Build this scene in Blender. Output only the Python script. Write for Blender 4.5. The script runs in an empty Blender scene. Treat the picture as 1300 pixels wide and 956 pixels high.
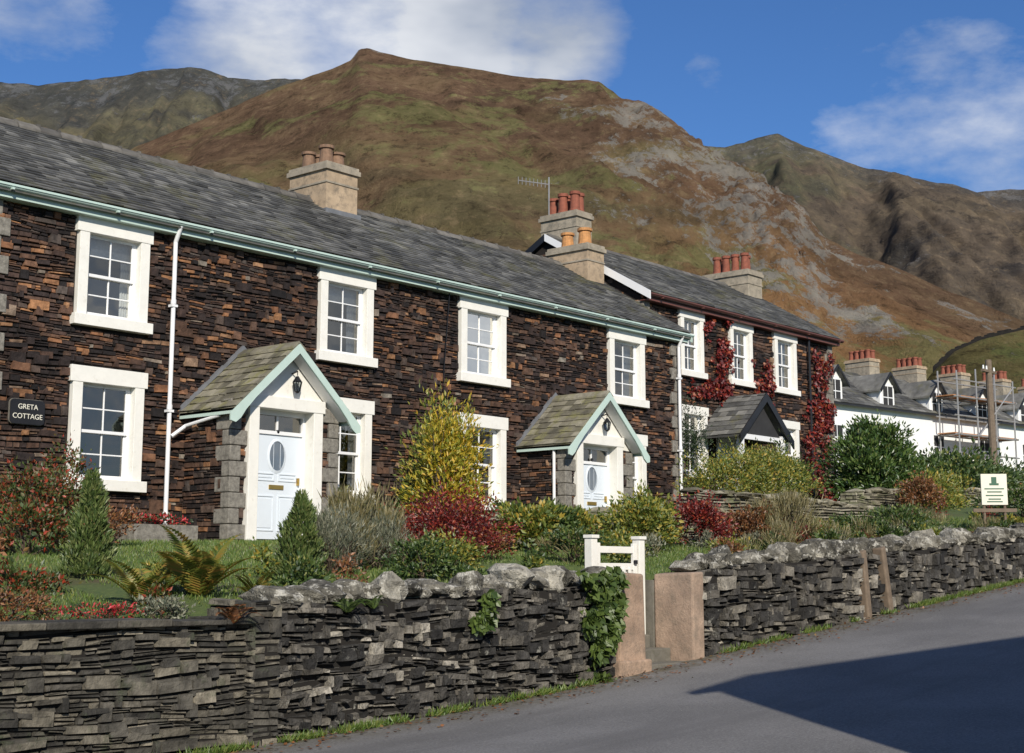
import bpy, math, random
import numpy as np
from mathutils import Vector, Matrix

rnd = random.Random(7)
D2R = math.radians
FA = D2R(40.7)          # angle between facade axis (X) and camera heading

# ------------------------------------------------------------------ materials
def new_mat(name):
    m = bpy.data.materials.new(name); m.use_nodes = True
    nt = m.node_tree
    return m, nt, nt.nodes['Principled BSDF']

def ramp(nt, stops, interp='LINEAR'):
    r = nt.nodes.new('ShaderNodeValToRGB'); cr = r.color_ramp; cr.interpolation = interp
    while len(cr.elements) < len(stops): cr.elements.new(0.5)
    for e, (p, c) in zip(cr.elements, stops):
        e.position = p; e.color = (c[0], c[1], c[2], 1)
    return r

def objcoord(nt, scale=(1,1,1)):
    tc = nt.nodes.new('ShaderNodeTexCoord')
    if scale==(1,1,1): return tc.outputs['Object']
    mp = nt.nodes.new('ShaderNodeMapping')
    mp.inputs['Scale'].default_value = scale
    nt.links.new(tc.outputs['Object'], mp.inputs['Vector'])
    return mp.outputs['Vector']

def noise(nt, vec, scale, detail=4, rough=.6):
    n = nt.nodes.new('ShaderNodeTexNoise'); n.inputs['Scale'].default_value = scale
    n.inputs['Detail'].default_value = detail; n.inputs['Roughness'].default_value = rough
    nt.links.new(vec, n.inputs['Vector']); return n.outputs['Fac']

def mixc(nt, a, b, fac, mode='MIX'):
    m = nt.nodes.new('ShaderNodeMix'); m.data_type = 'RGBA'; m.blend_type = mode
    for s, v in ((m.inputs[0], fac), (m.inputs[6], a), (m.inputs[7], b)):
        if isinstance(v, (int, float)): s.default_value = v
        elif isinstance(v, tuple): s.default_value = (v[0], v[1], v[2], 1)
        else: nt.links.new(v, s)
    return m.outputs[2]

def math2(nt, op, a, b):
    m = nt.nodes.new('ShaderNodeMath'); m.operation = op
    for s, v in ((m.inputs[0], a), (m.inputs[1], b)):
        if isinstance(v, (int, float)): s.default_value = v
        else: nt.links.new(v, s)
    return m.outputs[0]

def maprange(nt, v, a, b, c=0., d=1.):
    m = nt.nodes.new('ShaderNodeMapRange')
    nt.links.new(v, m.inputs[0])
    for i, x in enumerate((a, b, c, d)): m.inputs[i+1].default_value = x
    return m.outputs[0]

def bump(nt, bs, h, strength=.5, dist=.02):
    b = nt.nodes.new('ShaderNodeBump'); b.inputs['Strength'].default_value = strength
    b.inputs['Distance'].default_value = dist
    nt.links.new(h, b.inputs['Height']); nt.links.new(b.outputs[0], bs.inputs['Normal'])

def mat_island(name, stops, var=.5, nscale=9., rough=.85, bst=.5, bdist=.012, lichen=None, lfac=(.58,.72), lscale=2.2, spec=.3, interp='LINEAR', stain=None):
    m, nt, bs = new_mat(name)
    g = nt.nodes.new('ShaderNodeNewGeometry')
    r = ramp(nt, stops, interp); nt.links.new(g.outputs['Random Per Island'], r.inputs[0])
    v = objcoord(nt)
    n = noise(nt, v, nscale, 3)
    mul = maprange(nt, n, .3, .7, 1-var, 1+var)
    if stain: mul = math2(nt,'MULTIPLY',mul,maprange(nt,noise(nt,v,stain,3),.35,.65,.70,1.25))
    cm = nt.nodes.new('ShaderNodeCombineColor')
    for i in range(3): nt.links.new(mul, cm.inputs[i])
    col = mixc(nt, r.outputs[0], cm.outputs[0], 1., 'MULTIPLY')
    if lichen:
        n2 = noise(nt, v, lscale, 5, .7)
        col = mixc(nt, col, lichen, maprange(nt, n2, lfac[0], lfac[1]))
    nt.links.new(col, bs.inputs['Base Color'])
    bs.inputs['Roughness'].default_value = rough
    bs.inputs['Specular IOR Level'].default_value = spec
    bump(nt, bs, noise(nt, v, nscale*3, 3, .65), bst, bdist)
    return m

def mat_plain(name, c, rough=.6, var=.12, nscale=3., dirt=None, bst=.15, bdist=.005, metal=0, spec=.4, dl=(.5,.75)):
    m, nt, bs = new_mat(name)
    v = objcoord(nt)
    n = noise(nt, v, nscale, 5, .65)
    c1 = tuple(x*(1-var) for x in c); c2 = tuple(min(1, x*(1+var)) for x in c)
    col = mixc(nt, c1, c2, maprange(nt, n, .3, .7))
    if dirt:
        n2 = noise(nt, v, nscale*2.3, 6, .75)
        col = mixc(nt, col, dirt, maprange(nt, n2, dl[0], dl[1], 0, .8))
    nt.links.new(col, bs.inputs['Base Color'])
    bs.inputs['Roughness'].default_value = rough; bs.inputs['Metallic'].default_value = metal
    bs.inputs['Specular IOR Level'].default_value = spec
    if bst>.2: bump(nt, bs, noise(nt, v, nscale*12, 3), bst, bdist)
    return m

def mat_leaf(name, stops, trans=.3, rough=.5):
    m = bpy.data.materials.new(name); m.use_nodes = True; nt = m.node_tree
    nt.nodes.remove(nt.nodes['Principled BSDF'])
    g = nt.nodes.new('ShaderNodeNewGeometry')
    r = ramp(nt, stops); nt.links.new(g.outputs['Random Per Island'], r.inputs[0])
    d = nt.nodes.new('ShaderNodeBsdfDiffuse'); nt.links.new(r.outputs[0], d.inputs[0])
    t = nt.nodes.new('ShaderNodeBsdfTranslucent'); nt.links.new(r.outputs[0], t.inputs[0])
    mx = nt.nodes.new('ShaderNodeMixShader'); mx.inputs[0].default_value = trans
    nt.links.new(d.outputs[0], mx.inputs[1]); nt.links.new(t.outputs[0], mx.inputs[2])
    gl = nt.nodes.new('ShaderNodeBsdfGlossy'); gl.inputs['Roughness'].default_value = rough
    m2 = nt.nodes.new('ShaderNodeMixShader'); m2.inputs[0].default_value = .05
    nt.links.new(mx.outputs[0], m2.inputs[1]); nt.links.new(gl.outputs[0], m2.inputs[2])
    nt.links.new(m2.outputs[0], nt.nodes['Material Output'].inputs[0])
    return m

M = {}
M['facade'] = mat_island('facade_slate_stone', [(0,(.012,.010,.010)),(.25,(.030,.021,.019)),(.5,(.060,.036,.028)),(.68,(.10,.054,.034)),(.8,(.075,.060,.052)),(.92,(.20,.092,.046)),(.97,(.29,.145,.068)),(1,(.20,.18,.15))], .5, 9, .8, .8, .015, stain=.55)
M['mortar'] = mat_plain('dark_mortar', (.018,.014,.012), .95, .3)
M['drywall'] = mat_island('dry_stone', [(0,(.022,.021,.020)),(.3,(.05,.047,.043)),(.6,(.088,.081,.071)),(.84,(.13,.117,.097)),(.94,(.22,.20,.165)),(1,(.34,.31,.26))], .5, 11, .9, 1., .025, lichen=(.27,.26,.225), lfac=(.6,.7), lscale=8, stain=1.2)
M['drywall_neat'] = mat_island('coursed_slate', [(0,(.035,.033,.029)),(.5,(.08,.073,.06)),(.9,(.135,.12,.092)),(1,(.22,.195,.15))], .5, 8, .9, .9, .02, lichen=(.05,.06,.033), lfac=(.56,.72), lscale=3, stain=.9)
M['drywall_pale'] = mat_island('pale_dry_stone', [(0,(.11,.10,.07)),(.5,(.2,.18,.13)),(1,(.32,.29,.22))], .35, 7, .9, .7, .02, lichen=(.12,.14,.05), lfac=(.52,.72), lscale=2)
M['cap'] = mat_island('lichened_capstone', [(0,(.07,.066,.055)),(.45,(.14,.13,.105)),(.8,(.23,.215,.18)),(1,(.33,.31,.26))], .6, 10, .9, 1., .035, lichen=(.44,.42,.365), lfac=(.53,.6), lscale=9)
M['gap'] = mat_plain('wall_core', (.015,.013,.011), 1., .3)
M['slate'] = mat_island('roof_slate', [(0,(.060,.060,.058)),(.35,(.090,.089,.085)),(.7,(.122,.120,.112)),(1,(.185,.180,.165))], .3, 3, .75, .5, .008, lichen=(.135,.128,.065), lfac=(.54,.74), lscale=1.1, spec=.3, stain=.45)
M['slate_porch'] = mat_island('porch_slate', [(0,(.10,.092,.068)),(.5,(.17,.155,.115)),(1,(.25,.23,.175))], .35, 4, .8, .5, .008, lichen=(.2,.19,.08), lfac=(.5,.68), lscale=3)
M['ridge'] = mat_island('ridge_tile', [(0,(.08,.075,.068)),(1,(.16,.148,.13))], .3, 5)
M['white'] = mat_plain('white_painted_stone', (.78,.76,.70), .6, .05, 4, dirt=(.50,.46,.37), dl=(.56,.85))
M['upvc'] = mat_plain('white_frame', (.78,.78,.78), .35, .02, 3)
M['mint'] = mat_plain('pale_green_paint', (.48,.60,.54), .5, .06, 3)
M['door'] = mat_plain('white_door', (.66,.71,.76), .35, .02, 3)
M['quoin'] = mat_plain('grey_quoin', (.19,.175,.15), .9, .45, 12, dirt=(.36,.34,.29), bst=.6, bdist=.01)
M['render'] = mat_plain('chimney_render', (.40,.30,.20), .9, .25, 3, dirt=(.13,.11,.085), bst=.5, dl=(.48,.7))
M['render_grey'] = mat_plain('chimney_render_grey', (.32,.275,.21), .9, .25, 3, dirt=(.13,.12,.1), bst=.5, dl=(.48,.7))
M['lead'] = mat_plain('lead_flashing', (.15,.155,.165), .5, .2, 5)
M['pot_or'] = mat_plain('orange_chimney_pot', (.46,.22,.08), .8, .25, 8, dirt=(.15,.1,.06))
M['pot_red'] = mat_plain('red_chimney_pot', (.24,.075,.045), .8, .25, 8, dirt=(.1,.05,.035))
M['pot_dk'] = mat_plain('brown_chimney_pot', (.2,.12,.075), .8, .3, 8, dirt=(.1,.08,.06))
M['black'] = mat_plain('black_paint', (.015,.015,.017), .4, .2)
M['brass'] = mat_plain('brass', (.6,.4,.12), .3, .1, metal=1)
M['maroon'] = mat_plain('maroon_paint', (.13,.05,.04), .5, .1)
M['curtain'] = mat_plain('curtain', (.62,.60,.56), .9, .15, 20)
M['room'] = mat_plain('room_dark', (.03,.03,.032), 1, .2)
M['post'] = mat_plain('sandstone_post', (.33,.23,.165), .9, .3, 4, dirt=(.16,.13,.10), bst=.6, bdist=.015, dl=(.45,.7))
M['postR'] = mat_plain('pier_render', (.32,.23,.17), .9, .3, 3, dirt=(.18,.145,.11), bst=.6, bdist=.015, dl=(.45,.7))
M['step'] = mat_plain('stone_step', (.15,.138,.115), .9, .25, 6, dirt=(.08,.08,.05), bst=.5)
M['whitewash'] = mat_plain('whitewash', (.78,.78,.76), .8, .06, 1.5, dirt=(.6,.6,.56), dl=(.6,.85))
M['wood'] = mat_plain('weathered_wood', (.16,.12,.085), .85, .25, 10)
M['steel'] = mat_plain('galvanised_tube', (.35,.34,.33), .45, .1, metal=.4)
M['plank'] = mat_plain('scaffold_plank', (.42,.2,.09), .8, .2)
M['signgreen'] = mat_plain('sign_green', (.04,.12,.07), .5, .1)
M['cream'] = mat_plain('cream_text', (.75,.72,.6), .6, .05)
M['terra'] = mat_plain('pot_stone', (.2,.13,.09), .85, .25, 9)
M['bark'] = mat_plain('bark', (.09,.065,.045), .9, .3, 12)

def mat_glass():
    m = bpy.data.materials.new('window_glass'); m.use_nodes = True; nt = m.node_tree
    for n in list(nt.nodes):
        if n.type != 'OUTPUT_MATERIAL': nt.nodes.remove(n)
    out = nt.nodes['Material Output']
    tr = nt.nodes.new('ShaderNodeBsdfTransparent'); tr.inputs[0].default_value = (.82,.86,.88,1)
    gl = nt.nodes.new('ShaderNodeBsdfGlossy'); gl.inputs['Roughness'].default_value = .03; gl.inputs[0].default_value = (.9,.88,.82,1)
    lw = nt.nodes.new('ShaderNodeLayerWeight'); lw.inputs[0].default_value = .35
    mr = maprange(nt, lw.outputs['Fresnel'], 0, 1, .16, .9)
    mx = nt.nodes.new('ShaderNodeMixShader'); nt.links.new(mr, mx.inputs[0])
    nt.links.new(tr.outputs[0], mx.inputs[1]); nt.links.new(gl.outputs[0], mx.inputs[2])
    b=nt.nodes.new('ShaderNodeBump'); b.inputs['Strength'].default_value=.15; b.inputs['Distance'].default_value=.03
    nt.links.new(noise(nt,objcoord(nt),2.2,1),b.inputs['Height']); nt.links.new(b.outputs[0],gl.inputs['Normal'])
    nt.links.new(mx.outputs[0], out.inputs[0]); return m
M['glass'] = mat_glass()

def mat_asphalt():
    m, nt, bs = new_mat('asphalt'); v = objcoord(nt)
    n1 = noise(nt, v, .6, 5, .6); n2 = noise(nt, v, 45, 3, .8)
    col = mixc(nt, (.135,.130,.125), (.20,.193,.186), maprange(nt, n1, .35, .65))
    col = mixc(nt, col, (.30,.29,.275), maprange(nt, n2, .52, .72, 0, .7))
    col = mixc(nt, col, (.07,.067,.065), maprange(nt, n2, .48, .3, 0, .7))
    vs = objcoord(nt, (.08, 1.4, 1))
    col = mixc(nt, col, (.115,.11,.107), maprange(nt, noise(nt, vs, 1.2, 3), .52, .7, 0, .7))
    sp = nt.nodes.new('ShaderNodeSeparateXYZ'); nt.links.new(v, sp.inputs[0])
    edge = maprange(nt, sp.outputs[1], 9.3, 9.9)
    e2 = math2(nt,'MULTIPLY',edge,maprange(nt, noise(nt, v, 5, 4, .7), .35, .6))
    col = mixc(nt, col, (.10,.085,.05), e2)
    nt.links.new(col, bs.inputs['Base Color']); bs.inputs['Roughness'].default_value = .85
    bump(nt, bs, n2, .8, .012); return m
M['asphalt'] = mat_asphalt()

def mat_ground():
    m, nt, bs = new_mat('grass_and_soil'); v = objcoord(nt)
    n1 = noise(nt, v, .35, 4, .6); n2 = noise(nt, v, 14, 4, .7)
    col = mixc(nt, (.05,.085,.022), (.10,.13,.035), maprange(nt, n2, .3, .7))
    col = mixc(nt, col, (.085,.06,.035), maprange(nt, n1, .55, .63, 0, .8))
    nt.links.new(col, bs.inputs['Base Color']); bs.inputs['Roughness'].default_value = .95
    bump(nt, bs, n2, .8, .04); return m
M['ground'] = mat_ground()

def mat_hill(name, sc=1., speck=.3, rock=(.27,.25,.215), green=(.175,.165,.07), haze=None, rk=.25, gk=.4):
    """Col = base vegetation; Mask.r = likelihood of rock, Mask.g = likelihood of turf"""
    m, nt, bs = new_mat(name)
    tc = nt.nodes.new('ShaderNodeTexCoord')
    r1 = nt.nodes.new('ShaderNodeMapping'); r1.inputs['Rotation'].default_value = (0,0,-FA); nt.links.new(tc.outputs['Object'], r1.inputs['Vector'])
    r2 = nt.nodes.new('ShaderNodeMapping'); r2.inputs['Scale'].default_value = (.22,1,1); nt.links.new(r1.outputs[0], r2.inputs['Vector'])
    v = r2.outputs[0]
    at = nt.nodes.new('ShaderNodeVertexColor'); at.layer_name = 'Col'
    mk = nt.nodes.new('ShaderNodeVertexColor'); mk.layer_name = 'Mask'
    sp = nt.nodes.new('ShaderNodeSeparateColor'); nt.links.new(mk.outputs[0], sp.inputs[0])
    n1 = noise(nt, v, .016*sc, 6, .65); n2 = noise(nt, v, .11*sc, 7, .84); n3 = noise(nt, v, .045*sc, 7, .78)
    gf = maprange(nt, math2(nt,'ADD',n3,math2(nt,'MULTIPLY',sp.outputs[1],gk)), .66, .76, 0, .85)
    col = mixc(nt, at.outputs[0], green, gf)
    col = mixc(nt, col, (.045,.033,.021), maprange(nt, n2, .53, .62, 0, .7))
    col = mixc(nt, col, (.34,.245,.135), maprange(nt, n2, .46, .36, 0, .5))
    rf = maprange(nt, math2(nt,'ADD',math2(nt,'ADD',math2(nt,'MULTIPLY',n2,.9),math2(nt,'MULTIPLY',n3,.5)),math2(nt,'MULTIPLY',sp.outputs[0],rk)), .925, .97, 0, .85)
    col = mixc(nt, col, rock, rf)
    a = math2(nt,'MULTIPLY',maprange(nt, n1, .3, .7, 1-speck, 1+speck),maprange(nt, n3, .35, .65, 1-speck, 1+speck))
    cm = nt.nodes.new('ShaderNodeCombineColor')
    for i in range(3): nt.links.new(a, cm.inputs[i])
    col = mixc(nt, col, cm.outputs[0], 1., 'MULTIPLY')
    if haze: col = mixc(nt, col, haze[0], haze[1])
    nt.links.new(col, bs.inputs['Base Color']); bs.inputs['Roughness'].default_value = 1.
    bs.inputs['Specular IOR Level'].default_value = 0.
    bump(nt, bs, n2, 1., 5.5/sc); return m

# ------------------------------------------------------------------ mesh builder
class MB:
    def __init__(s): s.v=[]; s.f=[]; s.m=[]
    def quad(s, pts, m=0):
        b=len(s.v); s.v += [tuple(p) for p in pts]; s.f.append(tuple(range(b,b+len(pts)))); s.m.append(m)
    def hexa(s, p, m=0, nobottom=False):   # p: 8 pts: 0-3 back loop, 4-7 front loop
        b=len(s.v); s.v += [tuple(q) for q in p]
        F=[(4,5,6,7),(0,4,7,3),(1,2,6,5),(3,7,6,2),(0,1,5,4)]
        if not nobottom: F.append((3,2,1,0))
        for f in F: s.f.append(tuple(b+i for i in f)); s.m.append(m)
    def box(s, x0,x1,y0,y1,z0,z1,m=0):
        s.hexa([(x0,y1,z0),(x1,y1,z0),(x1,y1,z1),(x0,y1,z1),(x0,y0,z0),(x1,y0,z0),(x1,y0,z1),(x0,y0,z1)],m)
    def cyl(s, p0, p1, r0, r1=None, n=10, m=0, caps=True):
        r1 = r0 if r1 is None else r1
        p0=Vector(p0); p1=Vector(p1); d=(p1-p0).normalized()
        a=d.orthogonal().normalized(); c=d.cross(a); b=len(s.v)
        for p,r in ((p0,r0),(p1,r1)):
            for i in range(n):
                t=2*math.pi*i/n; s.v.append(tuple(p+a*(r*math.cos(t))+c*(r*math.sin(t))))
        for i in range(n):
            j=(i+1)%n; s.f.append((b+i,b+j,b+n+j,b+n+i)); s.m.append(m)
        if caps:
            s.f.append(tuple(b+n+i for i in range(n))); s.m.append(m)
            s.f.append(tuple(b+i for i in reversed(range(n)))); s.m.append(m)
    def prism(s, poly, off, m=0):  # extrude polygon (3d pts) by offset
        n=len(poly); b=len(s.v); off=Vector(off)
        s.v += [tuple(p) for p in poly] + [tuple(Vector(p)+off) for p in poly]
        s.f.append(tuple(b+i for i in range(n))); s.m.append(m)
        s.f.append(tuple(b+n+i for i in reversed(range(n)))); s.m.append(m)
        for i in range(n):
            j=(i+1)%n; s.f.append((b+j,b+i,b+n+i,b+n+j)); s.m.append(m)
    def obj(s, name, mats, parent=None, bevel=0, smooth=False):
        me=bpy.data.meshes.new(name); me.from_pydata(s.v,[],s.f); 
        for m in mats: me.materials.append(M[m] if isinstance(m,str) else m)
        me.polygons.foreach_set('material_index', s.m)
        if smooth: me.polygons.foreach_set('use_smooth',[True]*len(s.f))
        me.validate()
        import bmesh
        bm=bmesh.new(); bm.from_mesh(me); bmesh.ops.recalc_face_normals(bm, faces=bm.faces); bm.to_mesh(me); bm.free()
        o=bpy.data.objects.new(name, me); bpy.context.collection.objects.link(o)
        if parent: o.parent=parent
        if bevel:
            b=o.modifiers.new('bevel','BEVEL'); b.width=bevel; b.segments=2; b.limit_method='ANGLE'
        return o

def empty(name, loc=(0,0,0)):
    o=bpy.data.objects.new(name,None); o.location=loc; o.empty_display_size=.3
    bpy.context.collection.objects.link(o); return o

def stones(mb, O, U, N, u0, u1, zb, zt, holes, hr, lr, prot, m=0, wob=.02, tall=.1, split=.2, gap=.007, jit=.008, rng=rnd):
    """irregular stonework: each stone its own little block"""
    O=Vector(O); U=Vector(U).normalized(); N=Vector(N).normalized(); Z=Vector((0,0,1))
    us=np.linspace(u0,u1,60)
    zmin=min(zb(u) for u in us); zmax=max(zt(u) for u in us)
    z=zmin; row=0
    def W(u): return wob*(math.sin(u*1.7+row*.35)+.6*math.sin(u*4.3+row*.6+1.3))
    def stone(a,b,za,zc,pr):
        P=[]
        ja=lambda: rng.uniform(-jit,jit)
        c=[(a+gap*.5+ja()*.6,za+gap*.5),(b-gap*.5+ja()*.6,za+gap*.5),(b-gap*.5+ja()*.6,zc-gap*.5),(a+gap*.5+ja()*.6,zc-gap*.5)]
        for (u,w) in c: P.append(O+U*u+Z*(w+W(u))-N*.03)
        uc=(a+b)/2; wc=(za+zc)/2; 
        for (u,w) in c:
            du=min(.012,(b-a)*.1)*(1 if u<uc else -1); dw=min(.008,(zc-za)*.14)*(1 if w<wc else -1)
            P.append(O+U*(u+du)+Z*(w+dw+W(u)+ja()*.4)+N*(pr+ja()*.8))
        mb.hexa(P,m,True)
    while z<zmax-.005:
        h=rng.uniform(*hr)
        zm=z+h/2
        ints=[(u0,u1)]
        for (a,b,c,d) in holes:
            if c-.01<zm<d+.01:
                ni=[]
                for (p,q) in ints:
                    if b<=p or a>=q: ni.append((p,q)); continue
                    if a>p+.03: ni.append((p,a))
                    if b<q-.03: ni.append((b,q))
                ints=ni
        for (p,q) in ints:
            u=p
            while u<q-.01:
                l=rng.uniform(*lr)*rng.choice((.6,1,1,1.4))
                if q-u-l<lr[0]*.7: l=q-u
                uc=u+l/2; t=zt(uc); b0=zb(uc)
                if b0-.02<zm<t+.0:
                    top=min(z+h,t+.02); pr=rng.uniform(*prot)
                    if rng.random()<tall and top+h*.8<t and not any(hh[0]-.05<uc<hh[1]+.05 and hh[2]-.3<zm<hh[3] for hh in holes): stone(u,u+l,z,top+h*rng.uniform(.5,1.),prot[1]+rng.uniform(.006,.02))
                    elif rng.random()<split and h>hr[0]*1.3:
                        k=z+(top-z)*rng.uniform(.4,.6)
                        stone(u,u+l,z,k,pr); stone(u,u+l,k,top,rng.uniform(*prot))
                    else: stone(u,u+l,z,top,pr)
                u+=l
        z+=h; row+=1

def slates(mb, O, U, S, L, H, wr=(.2,.32), ex=.17, m=0, rng=rnd):
    O=Vector(O); U=Vector(U).normalized(); S=Vector(S).normalized(); N=U.cross(S).normalized()
    if N.z<0: N=-N
    s=0; r=0
    while s<H-.02:
        u=-rng.uniform(0,.15)
        while u<L-.01:
            w=rng.uniform(*wr); a=max(u,0)+.004; b=min(u+w,L)-.004
            if b-a>.03:
                l=rng.uniform(-.012,.012); k=rng.uniform(-.006,.006)
                if rng.random()<.03: l-=rng.uniform(.01,.04); k*=3
                s0=s+l; s1=min(s+ex*1.25,H+.02)
                h0=.026+rng.uniform(-.003,.010); h1=.008
                P=[O+U*a+S*(s0+k)+N*(h0-.016),O+U*b+S*(s0-k)+N*(h0-.016),O+U*b+S*s1+N*(h1-.012),O+U*a+S*s1+N*(h1-.012),
                   O+U*a+S*(s0+k)+N*h0,O+U*b+S*(s0-k)+N*(h0+rng.uniform(-.005,.005)),O+U*b+S*s1+N*h1,O+U*a+S*s1+N*h1]
                mb.hexa(P,m,True)
            u+=w
        s+=ex; r+=1

def wall_holes(mb, x0,x1,z0,z1,y,holes,m=0):
    xs=sorted(set([x0,x1]+[h[0] for h in holes]+[h[1] for h in holes])); zs=sorted(set([z0,z1]+[h[2] for h in holes]+[h[3] for h in holes]))
    xs=[x for x in xs if x0<=x<=x1]; zs=[z for z in zs if z0<=z<=z1]
    for i in range(len(xs)-1):
        for j in range(len(zs)-1):
            cx=(xs[i]+xs[i+1])/2; cz=(zs[j]+zs[j+1])/2
            if any(h[0]<cx<h[1] and h[2]<cz<h[3] for h in holes): continue
            mb.quad([(xs[i],y,zs[j]),(xs[i+1],y,zs[j]),(xs[i+1],y,zs[j+1]),(xs[i],y,zs[j+1])],m)

# ------------------------------------------------------------------ numpy noise
_r=np.random.RandomState(3); _T=_r.rand(256,256)
def vnoise(x,y,sd=0):
    x=x+sd*17.3; y=y+sd*9.1
    ix=np.floor(x).astype(int); iy=np.floor(y).astype(int); fx=x-ix; fy=y-iy
    fx=fx*fx*(3-2*fx); fy=fy*fy*(3-2*fy)
    a=_T[ix&255,iy&255]; b=_T[(ix+1)&255,iy&255]; c=_T[ix&255,(iy+1)&255]; d=_T[(ix+1)&255,(iy+1)&255]
    return (a*(1-fx)+b*fx)*(1-fy)+(c*(1-fx)+d*fx)*fy
def fbm(x,y,o=5,sd=0,g=.5):
    s=0;a=1;t=0
    for i in range(o):
        c_,s_=math.cos(i*.9),math.sin(i*.9)
        s=s+a*vnoise((x*c_-y*s_)*2**i,(x*s_+y*c_)*2**i,sd+i); t+=a; a*=g
    return s/t*2-1
def sm(a,b,x): 
    t=np.clip((x-a)/(b-a),0,1); return t*t*(3-2*t)

def grid_obj(name,X,Y,Z,mat,col=None,mask=None):
    n,m=X.shape; v=np.stack([X,Y,Z],-1).reshape(-1,3)
    i=np.arange(n*m).reshape(n,m); f=np.stack([i[:-1,:-1],i[1:,:-1],i[1:,1:],i[:-1,1:]],-1).reshape(-1,4)
    me=bpy.data.meshes.new(name); me.from_pydata(v.tolist(),[],f.tolist()); me.materials.append(mat)
    me.polygons.foreach_set('use_smooth',[True]*len(f))
    for nm,cc in (('Col',col),('Mask',mask)):
        if cc is None: continue
        ca=me.color_attributes.new(nm,'FLOAT_COLOR','POINT')
        c=np.concatenate([cc.reshape(-1,3),np.ones((n*m,1))],1).astype(np.float32)
        ca.data.foreach_set('color',c.ravel())
    o=bpy.data.objects.new(name,me); bpy.context.collection.objects.link(o)
    me.update()
    if me.polygons[len(f)//2].normal.z<0: me.flip_normals()
    return o

# ------------------------------------------------------------------ terrain functions (z=0 is eye level of the photographer)
def zroad(X):
    X=np.asarray(X,float)
    up=-1.07+.088*(np.minimum(X,50)-13.8)
    dn=-1.07-.68*(1-np.exp(-(13.8-np.minimum(X,13.8))*.088/.68))
    return np.where(X>=13.8,up,dn)
WTX=[-40,5.8,8.3,8.42,12.3,17.25,22.4,27,34,60]; WTZ=[-1.0,-.36,-.36,-.2,-.06,.24,.52,.82,1.3,3.0]
def walltop(X): return np.interp(X,WTX,WTZ)
def hz(X): return np.interp(X,[-40,5,15,20,26,31,45,62,90],[0.,.35,.52,.6,.9,1.75,2.2,2.9,3.6])
def ground_z(X,Y):
    X=np.asarray(X,float); Y=np.asarray(Y,float)
    r=zroad(X)-.03-.0*Y
    r=np.where(Y<-6, r-.02*(-6-np.maximum(Y,-60)), r)
    g=np.minimum(walltop(X)-.12,hz(X)); h=hz(X)
    t=np.clip((Y-10.3)/(17.3-10.3),0,1)
    gg=g+(h-g)*t**.9+ .03*fbm(X*.8,Y*.8,3)
    gg=np.where(Y>24,gg+(np.minimum(Y,150)-24)*.03,gg)
    path=(X>13.85)&(X<14.95)&(Y>10.2)&(Y<12.4)
    gg=np.where(path, zroad(X)+(gg-zroad(X))*np.clip((Y-10.2)/2.2,0,1)-.14, gg)
    return np.where(Y<10.22,r,gg)

xs=np.concatenate([-np.geomspace(3500,12,22),np.arange(-10,13.5,.5),[13.6,13.8,13.86,14.4,14.94,15.0],np.arange(15.5,62,.5),np.geomspace(64,4000,24)])
ys=np.concatenate([-np.geomspace(3500,12,22),np.arange(-10,9.6,1.),[10.0,10.2,10.24],np.arange(10.5,26,.3),np.geomspace(27,4000,34)])
GX,GY=np.meshgrid(xs,ys,indexing='ij')
grid_obj('ground',GX,GY,ground_z(GX,GY),M['ground'])
rx=np.concatenate([np.arange(-60,8,2.),np.arange(8,62,.5),np.arange(62,120,3.)]); ry=np.array([-.2,1,3,5,7,8.5,9.6,9.98])
RX,RY=np.meshgrid(rx,ry,indexing='ij')
camber=-.03*((RY-4.9)/5)**2+.012
grid_obj('road',RX,RY,zroad(RX)+camber+.01,M['asphalt'])
mb=MB()
for a in np.arange(-30,60,1.):
    z0,z1=float(zroad(a)),float(zroad(a+.99))
    mb.hexa([(a,-1.9,z0-.1),(a+.99,-1.9,z1-.1),(a+.99,-1.9,z1+.1),(a,-1.9,z0+.1),(a,-.2,z0-.1),(a+.99,-.2,z1-.1),(a+.99,-.2,z1+.1),(a,-.2,z0+.1)])
mb.obj('pavement',['step'])

# ------------------------------------------------------------------ hills
def polar_hill(name,prof,dist,d0,z0,nb,nt_,back,relief,colf,mat,bmin,bmax,p=1.25,smooth=2.5):
    b=np.linspace(bmin,bmax,nb); el=np.interp(b,[q[0] for q in prof],[q[1] for q in prof]); 
    R=np.interp(b,[q[0] for q in dist],[q[1] for q in dist])
    k=max(3,int(smooth/(b[1]-b[0]))); ker=np.hanning(2*k+1); ker/=ker.sum()
    pad=np.pad(el,k,mode='edge'); els=np.convolve(pad,ker,'valid')
    t=np.concatenate([np.linspace(0,1,nt_),np.linspace(1.02,1+back,18)])
    B,T=np.meshgrid(b,t,indexing='ij'); RR=R[:,None]; 
    d=d0+(RR-d0)*T; ang=FA-np.radians(B)
    X=d*np.cos(ang); Y=d*np.sin(ang)
    wgt=sm(.55,1.,T)
    E=els[:,None]*(1-wgt)+el[:,None]*wgt
    zr=RR*np.tan(np.radians(E))
    Z=np.where(T<=1, z0+(zr-z0)*np.clip(T,0,1)**p, zr*(1-.7*(T-1)))
    Uc=d*np.sin(np.radians(B)); Vc=d*np.cos(np.radians(B))*.4
    Z=Z+relief(Uc,Vc,T,B)
    c,mk=colf(Uc,Z*1.3+Vc*.3,T,B)
    return grid_obj(name,X,Y,Z,mat,np.clip(c,0,1),np.clip(mk,0,1))

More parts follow.
